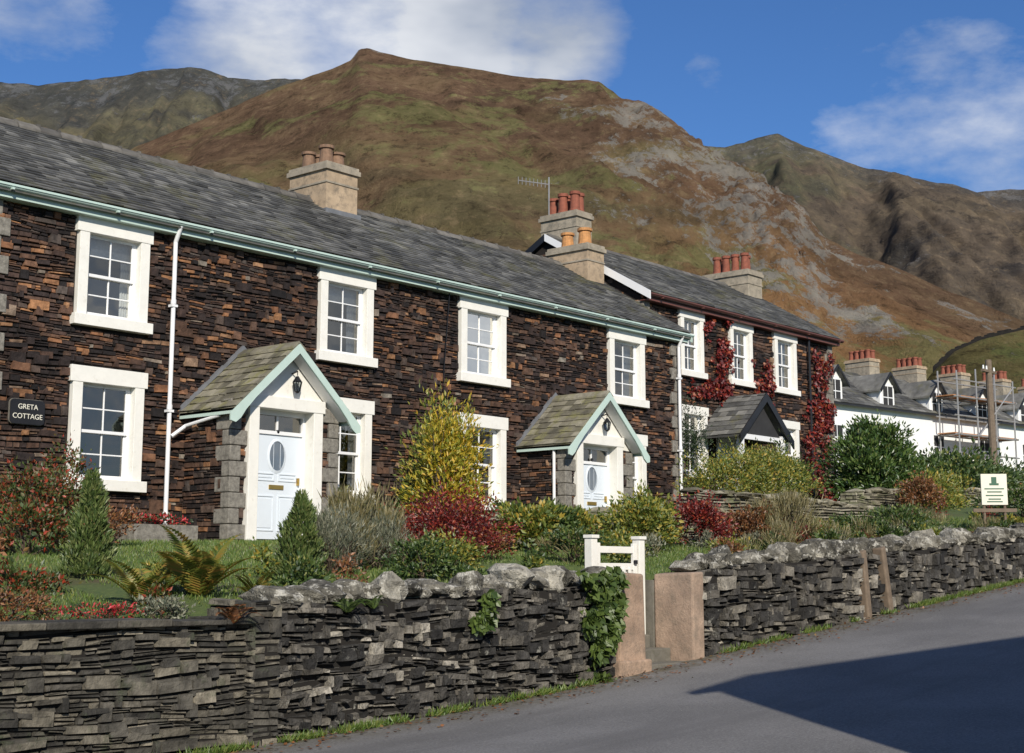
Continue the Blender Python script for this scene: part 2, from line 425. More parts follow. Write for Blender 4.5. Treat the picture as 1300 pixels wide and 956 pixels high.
PM=[(-42,7),(-30,10),(-20,14.2),(-15.61,15.79),(-14.89,16.28),(-12.65,17.32),(-9.59,18.78),(-8.66,19.12),(-7.40,19.59),(-6.6,19.98),(-6.25,20.42),(-5.9,20.46),(-5.4,20.32),(-4.53,20.14),(-1.62,19.75),(0.32,19.47),(1.62,19.35),(3.0,19.28),(3.55,19.20),(4.50,18.58),(5.30,18.35),(6.41,17.77),(7.34,16.90),(7.96,16.51),(9.50,15.60),(11.32,14.19),(12.49,12.84),(13.97,12.07),(15.42,11.49),(17.42,10.48),(19.63,9.39),(26,7),(38,4)]
DM=[(-42,900),(-15,1150),(-6,1100),(4,980),(9,850),(13,700),(20,560),(38,450)]
def relM(U,V,T,B):
    env=np.sin(np.pi*np.clip(T,0,1))**.8
    g=fbm(U/170,V/170,5,1)*20*env
    gl=-sm(.25,.0,np.abs(fbm(U/90+V/160,V/260,4,9)))*10*env
    crag=sm(2.,4.5,B)*sm(13.5,10.5,B)*sm(.35,.6,T)+.5*sm(7,10,B)*sm(.4,.7,T)*sm(17,13,B)
    ridge=1-np.abs(fbm(U/26,V/22,5,4,.62))
    edge=np.where(T>=.975,.3,1.)
    return g+gl+(ridge-.62)*16*crag*edge+fbm(U/13,V/13,4,7)*2.8*np.clip(T*3,0,1)*edge
def lerp(a,b,w): return a*(1-w[...,None])+np.array(b)*w[...,None]
def colM(U,Z,T,B):
    n=fbm(U/120,Z/120,5,11); n2=fbm(U/40,Z/40,5,12,.6); n3=fbm(U/70,Z/55,6,13,.65)
    c=np.zeros(U.shape+(3,))+np.array((.160,.100,.064))
    c=lerp(c,(.21,.140,.082),sm(-.3,.5,n2))
    c=lerp(c,(.110,.072,.054),sm(.0,.5,n3)*.7)
    low=sm(.75,.35,T+n*.3)
    c=lerp(c,(.25,.175,.088),low*.8)
    c=lerp(c,(.18,.16,.072),sm(-.15,.3,n2+n*.6+(.5-T)*.6)*.65*sm(12,7,B))
    c=lerp(c,(.31,.165,.074),sm(4,11,B+n*5)*sm(.95,.45,T)*.8)
    c=lerp(c,(.10,.085,.05),sm(.1,.4,-n3+n*.5)*sm(.9,.5,T)*.5)
    mk=np.zeros_like(c)
    crag=sm(2.,4.5,B+n*2.5)*sm(14,11,B)*sm(.35,.65,T)*(.75+.5*n2)+.45*sm(7,10,B)*sm(.35,.6,T)*sm(17,14,B)
    crag=crag+.6*sm(-.5,1,B)*sm(.5,.65,T)*sm(.0,.3,n2)+1.2*sm(.982,1.,T)*sm(-7.2,-6.2,B)*sm(-4.5,-5.5,B)
    mk[...,0]=np.clip(crag+.2*n2+.15,0,1)
    mk[...,1]=np.clip(.12+.5*sm(0,.4,n3)+.3*low+.35*sm(.6,.1,np.abs(T-.72)*4)*sm(-9,-6,B)*sm(3,-1,B),0,1)
    return c,mk
polar_hill('hill',PM,DM,95,3.,700,340,.5,relM,colM,mat_hill('heather_hill',1.,.24),-42,38,1.25)

PL=[(-48,15),(-35,18),(-26,18),(-20.13,18.17),(-18.68,18.20),(-17.9,18.42),(-17.23,18.49),(-16.05,18.77),(-14.86,19.07),(-13.04,19.36),(-12.26,19.33),(-11.48,19.08),(-10.23,19.07),(-8.66,19.18),(-7.07,18.95),(-4,18),(0,16)]
def relF(U,V,T,B):
    env=np.sin(np.pi*np.clip(T,0,1))**.6
    r=1-np.abs(fbm(U/240,V/300,6,21,.6))
    gl=sm(.3,.0,np.abs(fbm(U/110+V/300,V/500,4,29)))
    gl2=1-np.abs(fbm(U/55+V/200,V/300,5,33,.6))
    return (r-.75)*110*env-gl*42*env+(gl2-.7)*45*env*sm(.6,.9,T)+fbm(U/50,V/50,5,22,.65)*13*(.4+.6*(T<.97))
def colL(U,Z,T,B):
    n=fbm(U/200,Z/160,6,31,.6); n2=fbm(U/60,Z/60,5,32,.65)
    c=np.zeros(U.shape+(3,))+np.array((.14,.122,.066))
    c=lerp(c,(.26,.215,.10),sm(-.2,.4,n)*sm(.95,.7,T)); c=lerp(c,(.06,.056,.046),sm(.0,.4,n2)*.8)
    c=lerp(c,(.07,.07,.065),sm(.76,.92,T+n*.15)*.7)
    mk=np.zeros_like(c); mk[...,0]=.35+.5*sm(.7,1.,T)+.5*n2; mk[...,1]=.35*sm(.95,.75,T)
    return c,mk
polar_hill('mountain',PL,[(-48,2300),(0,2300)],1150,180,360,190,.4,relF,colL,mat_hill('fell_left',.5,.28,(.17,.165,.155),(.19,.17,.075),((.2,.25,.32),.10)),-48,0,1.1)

PR=[(0,15.5),(4,16.3),(6.70,16.56),(7.81,16.70),(8.59,16.58),(9.28,16.73),(10.01,16.93),(10.73,17.02),(11.24,16.72),(12.61,16.10),(14.10,15.48),(15.58,15.14),(16.46,14.84),(17.33,14.68),(18.19,14.32),(19.05,14.34),(19.90,14.24),(24,13.8),(34,12),(44,9)]
def relR(U,V,T,B):
    env=np.sin(np.pi*np.clip(T,0,1))**.6
    gl=sm(.42,.0,np.abs(fbm(U/110-V/170,V/420,4,45)))
    r=1-np.abs(fbm(U/190,V/260,6,41,.58)); g2=1-np.abs(fbm(U/40-V/150,V/260,5,47,.6))
    return -gl*38*env+(r-.75)*65*env+(g2-.7)*26*env+fbm(U/42,V/42,5,22,.65)*9*(.4+.6*(T<.97))
def colR(U,Z,T,B):
    n=fbm(U/200,Z/160,6,51,.6); n2=fbm(U/50,Z/60,5,52,.65)
    c=np.zeros(U.shape+(3,))+np.array((.15,.110,.070))
    c=lerp(c,(.21,.155,.09),sm(-.2,.4,n)); c=lerp(c,(.075,.062,.050),sm(.0,.4,n2)*.8)
    c=lerp(c,(.15,.14,.066),sm(-.1,.3,n2-n*.5+(T-.6)*.4)*sm(17,9,B)*.75)
    c=lerp(c,(.095,.09,.08),sm(.82,.97,T+n*.15)*.5)
    mk=np.zeros_like(c); mk[...,0]=.4+.35*sm(.75,1.,T)+.5*n2; mk[...,1]=.35*sm(17,10,B)
    return c,mk
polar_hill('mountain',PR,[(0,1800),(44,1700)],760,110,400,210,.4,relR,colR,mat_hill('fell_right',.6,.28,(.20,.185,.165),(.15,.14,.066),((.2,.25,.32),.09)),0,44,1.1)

# pasture at the hill foot on the right
PP=[(11,3.6),(13.5,4.8),(15.,6.1),(16.2,7.6),(17.1,8.4),(18.1,8.8),(19.7,9.1),(24,9.4),(40,7)]
def colP(U,Z,T,B):
    n=fbm(U/30,Z/20,5,61)
    c=np.zeros(U.shape+(3,))+np.array((.17,.145,.058)); c=lerp(c,(.22,.17,.078),sm(-.3,.4,n)); c=lerp(c,(.28,.15,.068),sm(-.2,.35,fbm(U/25,Z/12,4,62)+(17.4-B)*.3)*.8)
    return c,np.zeros_like(c)+np.array((.3,.4,0))
polar_hill('pasture',PP,[(11,215),(40,200)],112,3.,120,60,.3,lambda U,V,T,B: fbm(U/20,V/10,4,63)*1.2*np.clip(T*2,0,1)*(T<.98),colP,mat_hill('pasture_grass',4.,.25,(.2,.19,.15),(.125,.14,.05)),11,40,1.2,1.)
mb=MB()
pb=[q[0] for q in PP]; pe=[q[1] for q in PP]
bb=np.arange(16.4,27,.12)
for b0,b1 in zip(bb[:-1],bb[1:]):
    P=[]
    for b in (b0,b1):
        a=FA-D2R(b); dd=213.; z=dd*math.tan(D2R(float(np.interp(b,pb,pe))))
        P.append((dd*math.cos(a),dd*math.sin(a),z))
    (x0,y0,za),(x1,y1,zc)=P; h=rnd.uniform(.2,.6)
    mb.hexa([(x0,y0+.6,za-1.5),(x1,y1+.6,zc-1.5),(x1,y1+.6,zc+h),(x0,y0+.6,za+h),(x0,y0,za-1.5),(x1,y1,zc-1.5),(x1,y1,zc+h),(x0,y0,za+h)])
mb.obj('field_wall',['gap'])

# ------------------------------------------------------------------ windows
def sash_window(mb, x0,x1,z0,z1,y, cols=2, rows=2, mi=(0,1,2,3,4), surround=True, ears=.05, jam=.17, lin=.25, sil=.17, rec=.12, curtains=True, proud=.06):
    W,F,G,C,RM=mi
    if surround:
        mb.box(x0-ears,x1+ears,y-proud-.01,y+rec,z1-lin,z1,W)
        mb.box(x0,x0+jam,y-proud,y+rec,z0+sil,z1-lin,W); mb.box(x1-jam,x1,y-proud,y+rec,z0+sil,z1-lin,W)
        mb.box(x0-ears-.02,x1+ears+.02,y-proud-.06,y+rec,z0,z0+sil,W)
        a,b,c,d=x0+jam,x1-jam,z0+sil,z1-lin
    else: a,b,c,d=x0,x1,z0,z1
    yf=y+rec-.05
    t=.05
    mb.box(a,a+t,yf,yf+.06,c,d,F); mb.box(b-t,b,yf,yf+.06,c,d,F)
    mb.box(a+t,b-t,yf,yf+.06,c,c+t+.02,F); mb.box(a+t,b-t,yf,yf+.06,d-t,d,F)
    mid=(c+d)/2
    mb.box(a+t,b-t,yf-.02,yf+.06,mid-.025,mid+.025,F)
    for (lo,hi,yy) in ((c+t+.02,mid-.025,yf+.02),(mid+.025,d-t,yf)):
        mb.box(a+t,a+t+.035,yy,yy+.04,lo,hi,F); mb.box(b-t-.035,b-t,yy,yy+.04,lo,hi,F)
        for i in range(1,cols):
            xc=a+(b-a)*i/cols; mb.box(xc-.011,xc+.011,yy+.004,yy+.036,lo,hi,F)
        for j in range(1,rows):
            zc=lo+(hi-lo)*j/rows
            for i in range(cols):
                xa=a+t+.035 if i==0 else a+(b-a)*i/cols+.011
                xb=b-t-.035 if i==cols-1 else a+(b-a)*(i+1)/cols-.011
                mb.box(xa,xb,yy+.006,yy+.034,zc-.011,zc+.011,F)
        mb.quad([(a+t,yy+.021,lo),(b-t,yy+.021,lo),(b-t,yy+.021,hi),(a+t,yy+.021,hi)],G)
    if curtains:
        yc=yf+.16; w=(b-a); cw=rnd.uniform(.16,.3)
        for (p,q,s) in ((a,a+w*cw,1),(b-w*cw,b,-1)):
            n=8
            for i in range(n):
                u0=p+(q-p)*i/n; u1=p+(q-p)*(i+1)/n
                mb.quad([(u0,yc+.025*(i%2),c),(u1,yc+.025*((i+1)%2),c),(u1,yc+.025*((i+1)%2),d),(u0,yc+.025*(i%2),d)],C)
        if rnd.random()<.5: mb.quad([(a,yc-.03,d-.3),(b,yc-.03,d-.3),(b,yc-.03,d),(a,yc-.03,d)],C)
    yb=yf+.6
    mb.quad([(a-.2,yb,c-.2),(b+.2,yb,c-.2),(b+.2,yb,d+.2),(a-.2,yb,d+.2)],RM)
    for q in ([(a-.2,yf+.07,c-.01),(b+.2,yf+.07,c-.01),(b+.2,yb,c-.2),(a-.2,yb,c-.2)],[(a-.2,yf+.07,d+.01),(b+.2,yf+.07,d+.01),(b+.2,yb,d+.2),(a-.2,yb,d+.2)],
              [(a-.01,yf+.07,c-.2),(a-.2,yb,c-.2),(a-.2,yb,d+.2),(a-.01,yf+.07,d+.2)],[(b+.01,yf+.07,c-.2),(b+.2,yb,c-.2),(b+.2,yb,d+.2),(b+.01,yf+.07,d+.2)]):
        mb.quad(q,RM)
WM=['white','upvc','glass','curtain','room']

def gutter_run(mb,x0,x1,y,z,r,m):
    n=8
    for i in range(n):
        a0=math.pi+math.pi*i/n; a1=math.pi+math.pi*(i+1)/n
        mb.quad([(x0,y+r*math.cos(a0),z+r*math.sin(a0)),(x1,y+r*math.cos(a0),z+r*math.sin(a0)),(x1,y+r*math.cos(a1),z+r*math.sin(a1)),(x0,y+r*math.cos(a1),z+r*math.sin(a1))],m)
    mb.box(x0,x1,y-r-.008,y-r+.004,z-.02,z+.012,m)
    x=x0+.5
    while x<x1:
        mb.box(x-.02,x+.02,y-r-.014,y+r,z-r-.01,z-r+.02,m); x+=1.8

def chimney(mb, x0,x1,y0,y1,zb,zt,body,cap,pots,potm,band=True):
    mb.box(x0,x1,y0,y1,zb,zt-.14,body)
    mb.box(x0-.05,x1+.05,y0-.05,y1+.05,zt-.14,zt-.04,cap)
    mb.box(x0-.02,x1+.02,y0-.02,y1+.02,zt-.04,zt+.03,cap)
    if band: mb.box(x0-.02,x1+.02,y0-.02,y1+.02,zt-.42,zt-.38,cap)
    for (px,py,h,r) in pots:
        z=zt+.03
        mb.cyl((px,py,z),(px,py,z+h*.15),r*1.2,r*1.1,14,potm); mb.cyl((px,py,z+h*.15),(px,py,z+h*.85),r*1.02,r*.86,14,potm)
        mb.cyl((px,py,z+h*.85),(px,py,z+h),r*1.12,r*1.12,14,potm); mb.cyl((px,py,z+h),(px,py,z+h+.004),r*.8,r*.8,14,potm+1)

# ------------------------------------------------------------------ cottage terrace A
A=empty('stone_cottage_terrace')
YA=19.3
XA0,XA1=1.5,28.5
up=[(3.4,4.7),(8.1,9.4),(12.22,13.5),(17.15,18.45),(20.85,22.2),(25.72,27.05)]
holesA=[(a-.04,b+.04,3.8,5.5) for a,b in up]+[(a-.04,b+.04,1.29,3.17) for a,b in up]
hb=[(a+.17,b-.17,3.8+.17,5.5-.25) for a,b in up]+[(a+.17,b-.17,1.29+.17,3.17-.25) for a,b in up]
mb=MB(); wall_holes(mb,XA0,XA1,-1.,5.62,YA+.035,hb)
mb.quad([(XA1,YA+.035,-1),(XA1,25.5,-1),(XA1,25.5,5.6),(XA1,YA+.035,5.6)]); mb.quad([(XA1,YA+.035,5.6),(XA1,25.5,5.6),(XA1,22.4,7.6)])
mb.quad([(XA0,YA+.035,-1),(XA0,25.5,-1),(XA0,25.5,5.6),(XA0,YA+.035,5.6)]); mb.quad([(XA0,YA+.035,5.6),(XA0,25.5,5.6),(XA0,22.4,7.6)])
mb.quad([(XA0,25.5,-1),(XA1,25.5,-1),(XA1,25.5,5.6),(XA0,25.5,5.6)])
mb.obj('wall_core',['mortar'],A)
mb=MB()
stones(mb,(0,YA+.035,0),(1,0,0),(0,-1,0),XA0,XA1,lambda u:hz(u)-.3,lambda u:5.5,holesA,(.042,.092),(.08,.27),(.015,.055),wob=.016,tall=.18,split=.3)
stones(mb,(XA1-.035,YA,0),(0,1,0),(1,0,0),0,6.2,lambda u:.3,lambda u:5.5+ (2.1*(1-abs(u-3.1)/3.1)),[],(.06,.12),(.2,.5),(.02,.05))
mb.obj('stone_facing',['facade'],A)
mb=MB()
for i,(a,b) in enumerate(up):
    sash_window(mb,a,b,3.79,5.5,YA,curtains=True); sash_window(mb,a,b,1.29,3.17,YA,curtains=(i!=2))
mb.obj('windows',WM,A,bevel=.006)
mb=MB()
z=.1; k=0
while z<5.4:
    w=.34 if k%2 else .2
    mb.box(10.72,10.72+w,YA-.045,YA+.03,z,z+.27,0); z+=.285; k+=1
z=.3;k=0
while z<5.35:
    w=.36 if k%2 else .22
    mb.box(XA1-w,XA1+.03,YA-.05,YA+(.22 if k%2 else .36),z,z+.27,0); z+=.285;k+=1
mb.obj('quoins',['quoin'],A,bevel=.012)
ye,ze,yr,zrg=19.0,5.68,22.4,7.72
mb=MB()
S=(0,yr-ye,zrg-ze); H=math.hypot(yr-ye,zrg-ze)
slates(mb,(XA0-.15,ye,ze),(1,0,0),S,XA1+.28-XA0+.15-.1,H,(.17,.31),.15)
mb.obj('roof_slates',['slate'],A)
mb=MB()
mb.hexa([(XA0-.15,yr,zrg-.14),(XA1+.15,yr,zrg-.14),(XA1+.15,yr,zrg-.01),(XA0-.15,yr,zrg-.01),(XA0-.15,ye+.02,ze-.12),(XA1+.15,ye+.02,ze-.12),(XA1+.15,ye+.02,ze-.005),(XA0-.15,ye+.02,ze-.005)])
mb.hexa([(XA0-.15,25.8,ze-.12),(XA1+.15,25.8,ze-.12),(XA1+.15,25.8,ze),(XA0-.15,25.8,ze),(XA0-.15,yr,zrg-.14),(XA1+.15,yr,zrg-.14),(XA1+.15,yr,zrg),(XA0-.15,yr,zrg)],0)
mb.obj('roof_deck',['slate'],A)
mb=MB(); x=XA0
while x<XA1+.1:
    l=.42; j=rnd.uniform(-.012,.012); dz=rnd.uniform(-.008,.012)
    pts=[]
    for t in np.linspace(-1,1,5):
        pts.append((t*.13, .07*(1-t*t)-.05*abs(t)))
    for i in range(4):
        (a,c),(b,d)=pts[i],pts[i+1]
        mb.hexa([(x,yr+b+j,zrg+d+dz-.02),(x+l-.01,yr+b+j,zrg+d+dz-.02),(x+l-.01,yr+b+j,zrg+d+dz+.02),(x,yr+b+j,zrg+d+dz+.02),(x,yr+a+j,zrg+c+dz-.02),(x+l-.01,yr+a+j,zrg+c+dz-.02),(x+l-.01,yr+a+j,zrg+c+dz+.02),(x,yr+a+j,zrg+c+dz+.02)],0)
    mb.box(x+l-.05,x+l+.02,yr-.06+j,yr+.06+j,zrg+.04,zrg+.095+dz,0)
    x+=l
mb.obj('ridge_tiles',['ridge'],A)
mb=MB()
mb.box(XA0-.1,XA1+.12,ye+.1,ye+.125,ze-.2,ze-.02,0)
mb.box(XA0-.1,XA1+.12,ye+.125,YA+.03,ze-.2,ze-.18,0)
gutter_run(mb,XA0-.1,XA1+.2,ye+.035,ze-.03,.062,0)
mb.hexa([(XA1+.12,yr,zrg-.2),(XA1+.155,yr,zrg-.2),(XA1+.155,yr,zrg-.02),(XA1+.12,yr,zrg-.02),(XA1+.12,ye,ze-.2),(XA1+.155,ye,ze-.2),(XA1+.155,ye,ze-.02),(XA1+.12,ye,ze-.02)],0)
mb.obj('fascia_and_gutter',['mint'],A)
mb=MB()
def pipe(mb,x,y,zt,zb,m=0,r=.036,ytop=None):
    if ytop is not None: mb.cyl((x,ytop,zt),(x,y,zt-.25),r,r,10,m); zt-=.25
    mb.cyl((x,y,zt),(x,y,zb),r,r,10,m)
    z=zb+.4
    while z<zt: mb.box(x-.055,x+.055,y-.045,y+.06,z-.02,z+.02,m); mb.cyl((x,y,z+.03),(x,y,z+.1),r+.009,r+.009,10,m); z+=1.7
pipe(mb,13.93,19.17,5.6,.5,ytop=19.04); pipe(mb,28.32,19.17,5.6,.8,ytop=19.04)
mb.cyl((14.25,18.3,2.50),(14.2,19.1,2.38),.03,.03,8,0); mb.cyl((14.2,19.1,2.38),(13.97,19.15,2.2),.03,.03,8,0)
mb.obj('downpipes',['upvc'],A)
mb=MB(); mb.cyl((20.45,19.2,5.5),(20.3,19.2,3.9),.01,.01,5,0); mb.cyl((20.3,19.2,3.9),(20.35,19.2,2.),.008,.008,5,0); mb.obj('cable',['black'],A)
mb=MB()
chimney(mb,19.55,20.42,21.85,23.0,6.9,8.44,0,1,[(19.8,22.15,.42,.15),(19.8,22.7,.38,.14),(20.15,22.2,.34,.16),(20.15,22.75,.4,.14)],2)
mb.box(19.5,20.47,21.78,23.1,7.0,7.46,4)
mb.obj('chimney',['render','render_grey','pot_dk','black','lead'],A,bevel=.012)
mb=MB()
chimney(mb,27.85,28.52,21.5,22.75,6.8,8.12,0,1,[(28.2,21.85,.46,.17),(28.2,22.4,.42,.16)],2)
mb.obj('chimney_end',['render','render_grey','pot_or','black'],A,bevel=.012)

# ------------------------------------------------------------------ porches
def porch(parent,cx,zf,yf=18.1,yw=19.3,name='porch'):
    xl,xr=cx-1.13,cx+1.12
    ex=1.24; zE=2.6; zA=3.72; yo=yf-.26
    E=empty(name); E.parent=parent
    ol,orr=cx-.60,cx+.54     # opening
    mb=MB()
    mb.box(xl+.035,xl+.28,yf+.04,yw,zf-.6,zE+.05,0)
    mb.box(xr-.28,xr-.035,yf+.04,yw,zf-.6,zE+.05,0)
    mb.obj('wall_core',['mortar'],E)
    mb=MB()
    stones(mb,(xl+.035,yw,0),(0,-1,0),(-1,0,0),.02,yw-yf-.2,lambda u:zf-.4,lambda u:zE+.02,[],(.045,.1),(.08,.3),(.015,.045),wob=.006)
    stones(mb,(xr-.035,yw,0),(0,-1,0),(1,0,0),.02,yw-yf-.2,lambda u:zf-.4,lambda u:zE+.02,[],(.045,.1),(.1,.34),(.015,.045),wob=.006)
    for (a,b) in ((xl+.2,ol-.22),(orr+.22,xr-.2)):
        if b-a>.05: stones(mb,(0,yf+.04,0),(1,0,0),(0,-1,0),a,b,lambda u:zf-.4,lambda u:zE+.02,[],(.045,.1),(.1,.3),(.01,.03),wob=.004)
    mb.obj('stone_facing',['facade'],E)
    mb=MB(); z=zf-.25;k=0
    while z<zE-.05:
        h=.235; L1=.34 if k%2 else .2; L2=.2 if k%2 else .36
        mb.box(xl-.012,min(xl+L1,ol-.2),yf-.012,yf+L2,z,z+h,0)
        mb.box(max(xr-L1,orr+.2),xr+.012,yf-.012,yf+L2,z,z+h,0)
        z+=h+.01;k+=1
    mb.obj('quoins',['quoin'],E,bevel=.014)
    mb=MB()
    mb.box(ol-.2,ol,yf-.05,yf+.25,zf-.02,2.66,0); mb.box(orr,orr+.2,yf-.05,yf+.25,zf-.02,2.66,0)
    mb.box(ol-.24,orr+.24,yf-.06,yf+.25,2.66,2.86,0)
    zz=2.862; hw=(zA-.12-zz)/((zA-zE)/ex)
    mb.prism([(cx-hw,yf+.02,zz),(cx+hw,yf+.02,zz),(cx,yf+.02,zA-.12)],(0,.12,0),1)
    for sx in (-1,1):
        w=abs((ol-.24 if sx<0 else orr+.24)-cx)
        mb.prism([(cx+sx*w,yf+.03,zE),(cx+sx*(ex-.1),yf+.03,zE),(cx+sx*w,yf+.03,zE+(ex-w)*(zA-zE)/ex-.1)],(0,.1,0),1)
    mb.obj('surround',['white','white'],E,bevel=.008)
    mb=MB(); yd=yf+.2
    a,b=ol+.05,orr-.05
    mb.box(ol,ol+.05,yd-.03,yd+.05,zf,2.66,0); mb.box(orr-.05,orr,yd-.03,yd+.05,zf,2.66,0)
    mb.box(a,b,yd-.03,yd+.05,2.58,2.66,0); mb.box(a,b,yd-.03,yd+.05,2.27,2.33,0)
    mb.quad([(a,yd+.02,2.33),(b,yd+.02,2.33),(b,yd+.02,2.58),(a,yd+.02,2.58)],3)
    mb.box((a+b)/2-.015,(a+b)/2+.015,yd-.01,yd+.03,2.33,2.58,0)
    mb.box(a,b,yd,yd+.045,zf+.02,2.27,1)
    w=b-a; xc=(a+b)/2
    def panel(x0,x1,z0,z1):
        t=.022
        mb.box(x0,x1,yd-.014,yd,z0,z0+t,1); mb.box(x0,x1,yd-.014,yd,z1-t,z1,1)
        mb.box(x0,x0+t,yd-.0145,yd,z0+t,z1-t,1); mb.box(x1-t,x1,yd-.0145,yd,z0+t,z1-t,1)
        mb.box(x0+.05,x1-.05,yd-.010,yd,z0+.05,z1-.05,1)
    panel(a+.1,xc-.04,zf+.15,zf+.72); panel(xc+.04,b-.1,zf+.15,zf+.72)
    panel(a+.1,xc-.04,zf+.95,zf+1.08); panel(xc+.04,b-.1,zf+.95,zf+1.08)
    n=24; ring=[(xc+.16*math.cos(2*math.pi*i/n),zf+1.36+.24*math.sin(2*math.pi*i/n)) for i in range(n)]
    ring2=[(xc+.20*math.cos(2*math.pi*i/n),zf+1.36+.285*math.sin(2*math.pi*i/n)) for i in range(n)]
    mb.quad([(p,yd-.008,q) for p,q in ring],3)
    for i in range(n):
        j=(i+1)%n; mb.quad([(ring[i][0],yd-.02,ring[i][1]),(ring[j][0],yd-.02,ring[j][1]),(ring2[j][0],yd-.004,ring2[j][1]),(ring2[i][0],yd-.004,ring2[i][1])],1)
    for t in (-.07,.07): mb.box(xc+t-.004,xc+t+.004,yd-.014,yd-.009,zf+1.16,zf+1.56,1)
    mb.box(xc-.15,xc+.15,yd-.02,yd-.001,zf+.82,zf+.89,2)
    mb.box(b-.09,b-.06,yd-.05,yd-.001,zf+.9,zf+1.02,2)
    mb.cyl((xc,yd-.001,zf+1.75),(xc,yd-.03,zf+1.75),.035,.03,12,4)
    mb.box(ol-.25,orr+.25,yf-.35,yd+.1,zf-.3,zf-.02,5); 
    mb.obj('door',['upvc','door','brass','glass','black','step'],E,bevel=.003)
    mb=MB(); mb.box(ol,orr,yd+.5,yd+.52,zf,2.7,0); mb.obj('hall_dark',['room'],E)
    mb=MB(); H=math.hypot(ex,zA-zE)
    slates(mb,(cx-ex,yo,zE),(0,1,0),(ex,0,zA-zE),yw-yo+.02,H,(.16,.3),.19,0)
    slates(mb,(cx+ex,yo,zE),(0,1,0),(-ex,0,zA-zE),yw-yo+.02,H,(.16,.3),.19,0)
    for sx in (-1,1):
        mb.hexa([(cx,yw,zA-.06),(cx+sx*ex,yw,zE-.05),(cx+sx*ex,yw,zE-.004),(cx,yw,zA-.004),(cx,yo+.02,zA-.06),(cx+sx*ex,yo+.02,zE-.05),(cx+sx*ex,yo+.02,zE-.004),(cx,yo+.02,zA-.004)],0)
    y=yo
    while y<yw-.05:
        l=min(.36,yw-y)
        for sx in (-1,1):
            mb.hexa([(cx,y+l-.008,zA+.02),(cx+sx*.14,y+l-.008,zA-.09),(cx+sx*.14,y+l-.008,zA-.05),(cx,y+l-.008,zA+.055),(cx,y,zA+.02),(cx+sx*.14,y,zA-.09),(cx+sx*.14,y,zA-.05),(cx,y,zA+.055)],0)
        y+=.36
    mb.obj('roof_slates',['slate_porch'],E)
    mb=MB()
    for sx in (-1,1):
        mb.hexa([(cx,yw+.0,zA+.05),(cx+sx*ex,yw,zE+.03),(cx+sx*ex,yw,zE+.1),(cx,yw,zA+.13),(cx,yw-.062,zA+.05),(cx+sx*ex,yw-.062,zE+.03),(cx+sx*ex,yw-.06,zE+.09),(cx,yw-.06,zA+.12)],0)
    mb.obj('flashing',['lead'],E)
    mb=MB()
    for sx in (-1,1):
        ptsT=[]; ptsB=[]; n=14; sl=(zA-zE)/ex
        for i in range(n+1):
            u=i/n*1.1; x=cx+sx*ex*u; top=zA-sl*ex*u
            wd=.15+.05*(1 if u>.93 else 0)+.035*max(0,math.sin((u-.72)/.38*math.pi))*(u>.72)
            if u>1.05: wd*=.55
            ptsT.append((x,yo-.03,top+.005)); ptsB.append((x,yo-.03,top-wd))
        for i in range(n):
            a,b,c,d=ptsT[i],ptsT[i+1],ptsB[i+1],ptsB[i]
            o=.035
            mb.hexa([(d[0],d[1]+o,d[2]),(c[0],c[1]+o,c[2]),(b[0],b[1]+o,b[2]),(a[0],a[1]+o,a[2]),d,c,b,a],0)
        mb.box(min(cx+sx*ex,cx+sx*(ex-.03)),max(cx+sx*ex,cx+sx*(ex-.03)),yo+.03,yw-.02,zE-.1,zE-.01,0)
    for sx in (-1,1):
        mb.prism([(cx,yo+.01,zA-.07),(cx+sx*ex*.98,yo+.01,zE-.045),(cx+sx*ex*.9,yo+.01,zE-.045),(cx,yo+.01,zA-.14)],(0,.24,0),1)
    mb.obj('bargeboards',['mint','upvc'],E)
    mb=MB(); lx=cx-.02+.12; ly=yf-.12; lz=3.0
    mb.cyl((lx,yf+.02,lz+.27),(lx,ly,lz+.3),.012,.012,6,0); mb.cyl((lx,ly,lz+.3),(lx,ly,lz+.23),.008,.008,6,0)
    mb.cyl((lx,ly,lz+.13),(lx,ly,lz+.22),.085,.02,6,0)
    mb.cyl((lx,ly,lz-.03),(lx,ly,lz+.13),.045,.075,6,1)
    for i in range(6):
        t=2*math.pi*i/6; mb.cyl((lx+.046*math.cos(t),ly+.046*math.sin(t),lz-.03),(lx+.077*math.cos(t),ly+.077*math.sin(t),lz+.13),.008,.008,4,0)
    mb.cyl((lx,ly,lz-.06),(lx,ly,lz-.03),.02,.05,6,0)
    mb.obj('wall_lantern',['black','glass'],E)
porch(A,15.45,.57)
porch(A,23.8,.62)
mb=MB(); pipe(mb,22.62,18.35,2.5,.8,r=.03); mb.obj('porch_downpipe',['upvc'],A)

# name plate
NP=empty('house_name_plate')
mb=MB(); 
def rrect(cx,cz,w,h,r,y):
    P=[]
    for (sx,sz,a0) in ((1,1,0),(-1,1,90),(-1,-1,180),(1,-1,270)):
        for k in range(5):
            a=D2R(a0+k*22.5); P.append((cx+sx*(w/2-r)+r*math.cos(a),y,cz+sz*(h/2-r)+r*math.sin(a)))
    return P
mb.prism(rrect(11.47,2.38,.56,.36,.06,19.22),(0,.03,0),0)
mb.prism(rrect(11.47,2.38,.575,.375,.07,19.235),(0,.03,0),1)
mb.obj('plate',['black','step'],NP)
for txt,z in (('GRETA',2.42),('COTTAGE',2.28)):
    cu=bpy.data.curves.new('lettering','FONT'); cu.body=txt; cu.size=.105; cu.align_x='CENTER'; cu.extrude=.002
    o=bpy.data.objects.new('lettering',cu); o.location=(11.47,19.215,z); o.rotation_euler=(math.pi/2,0,0); o.data.materials.append(M['cream'])
    bpy.context.collection.objects.link(o); o.parent=NP

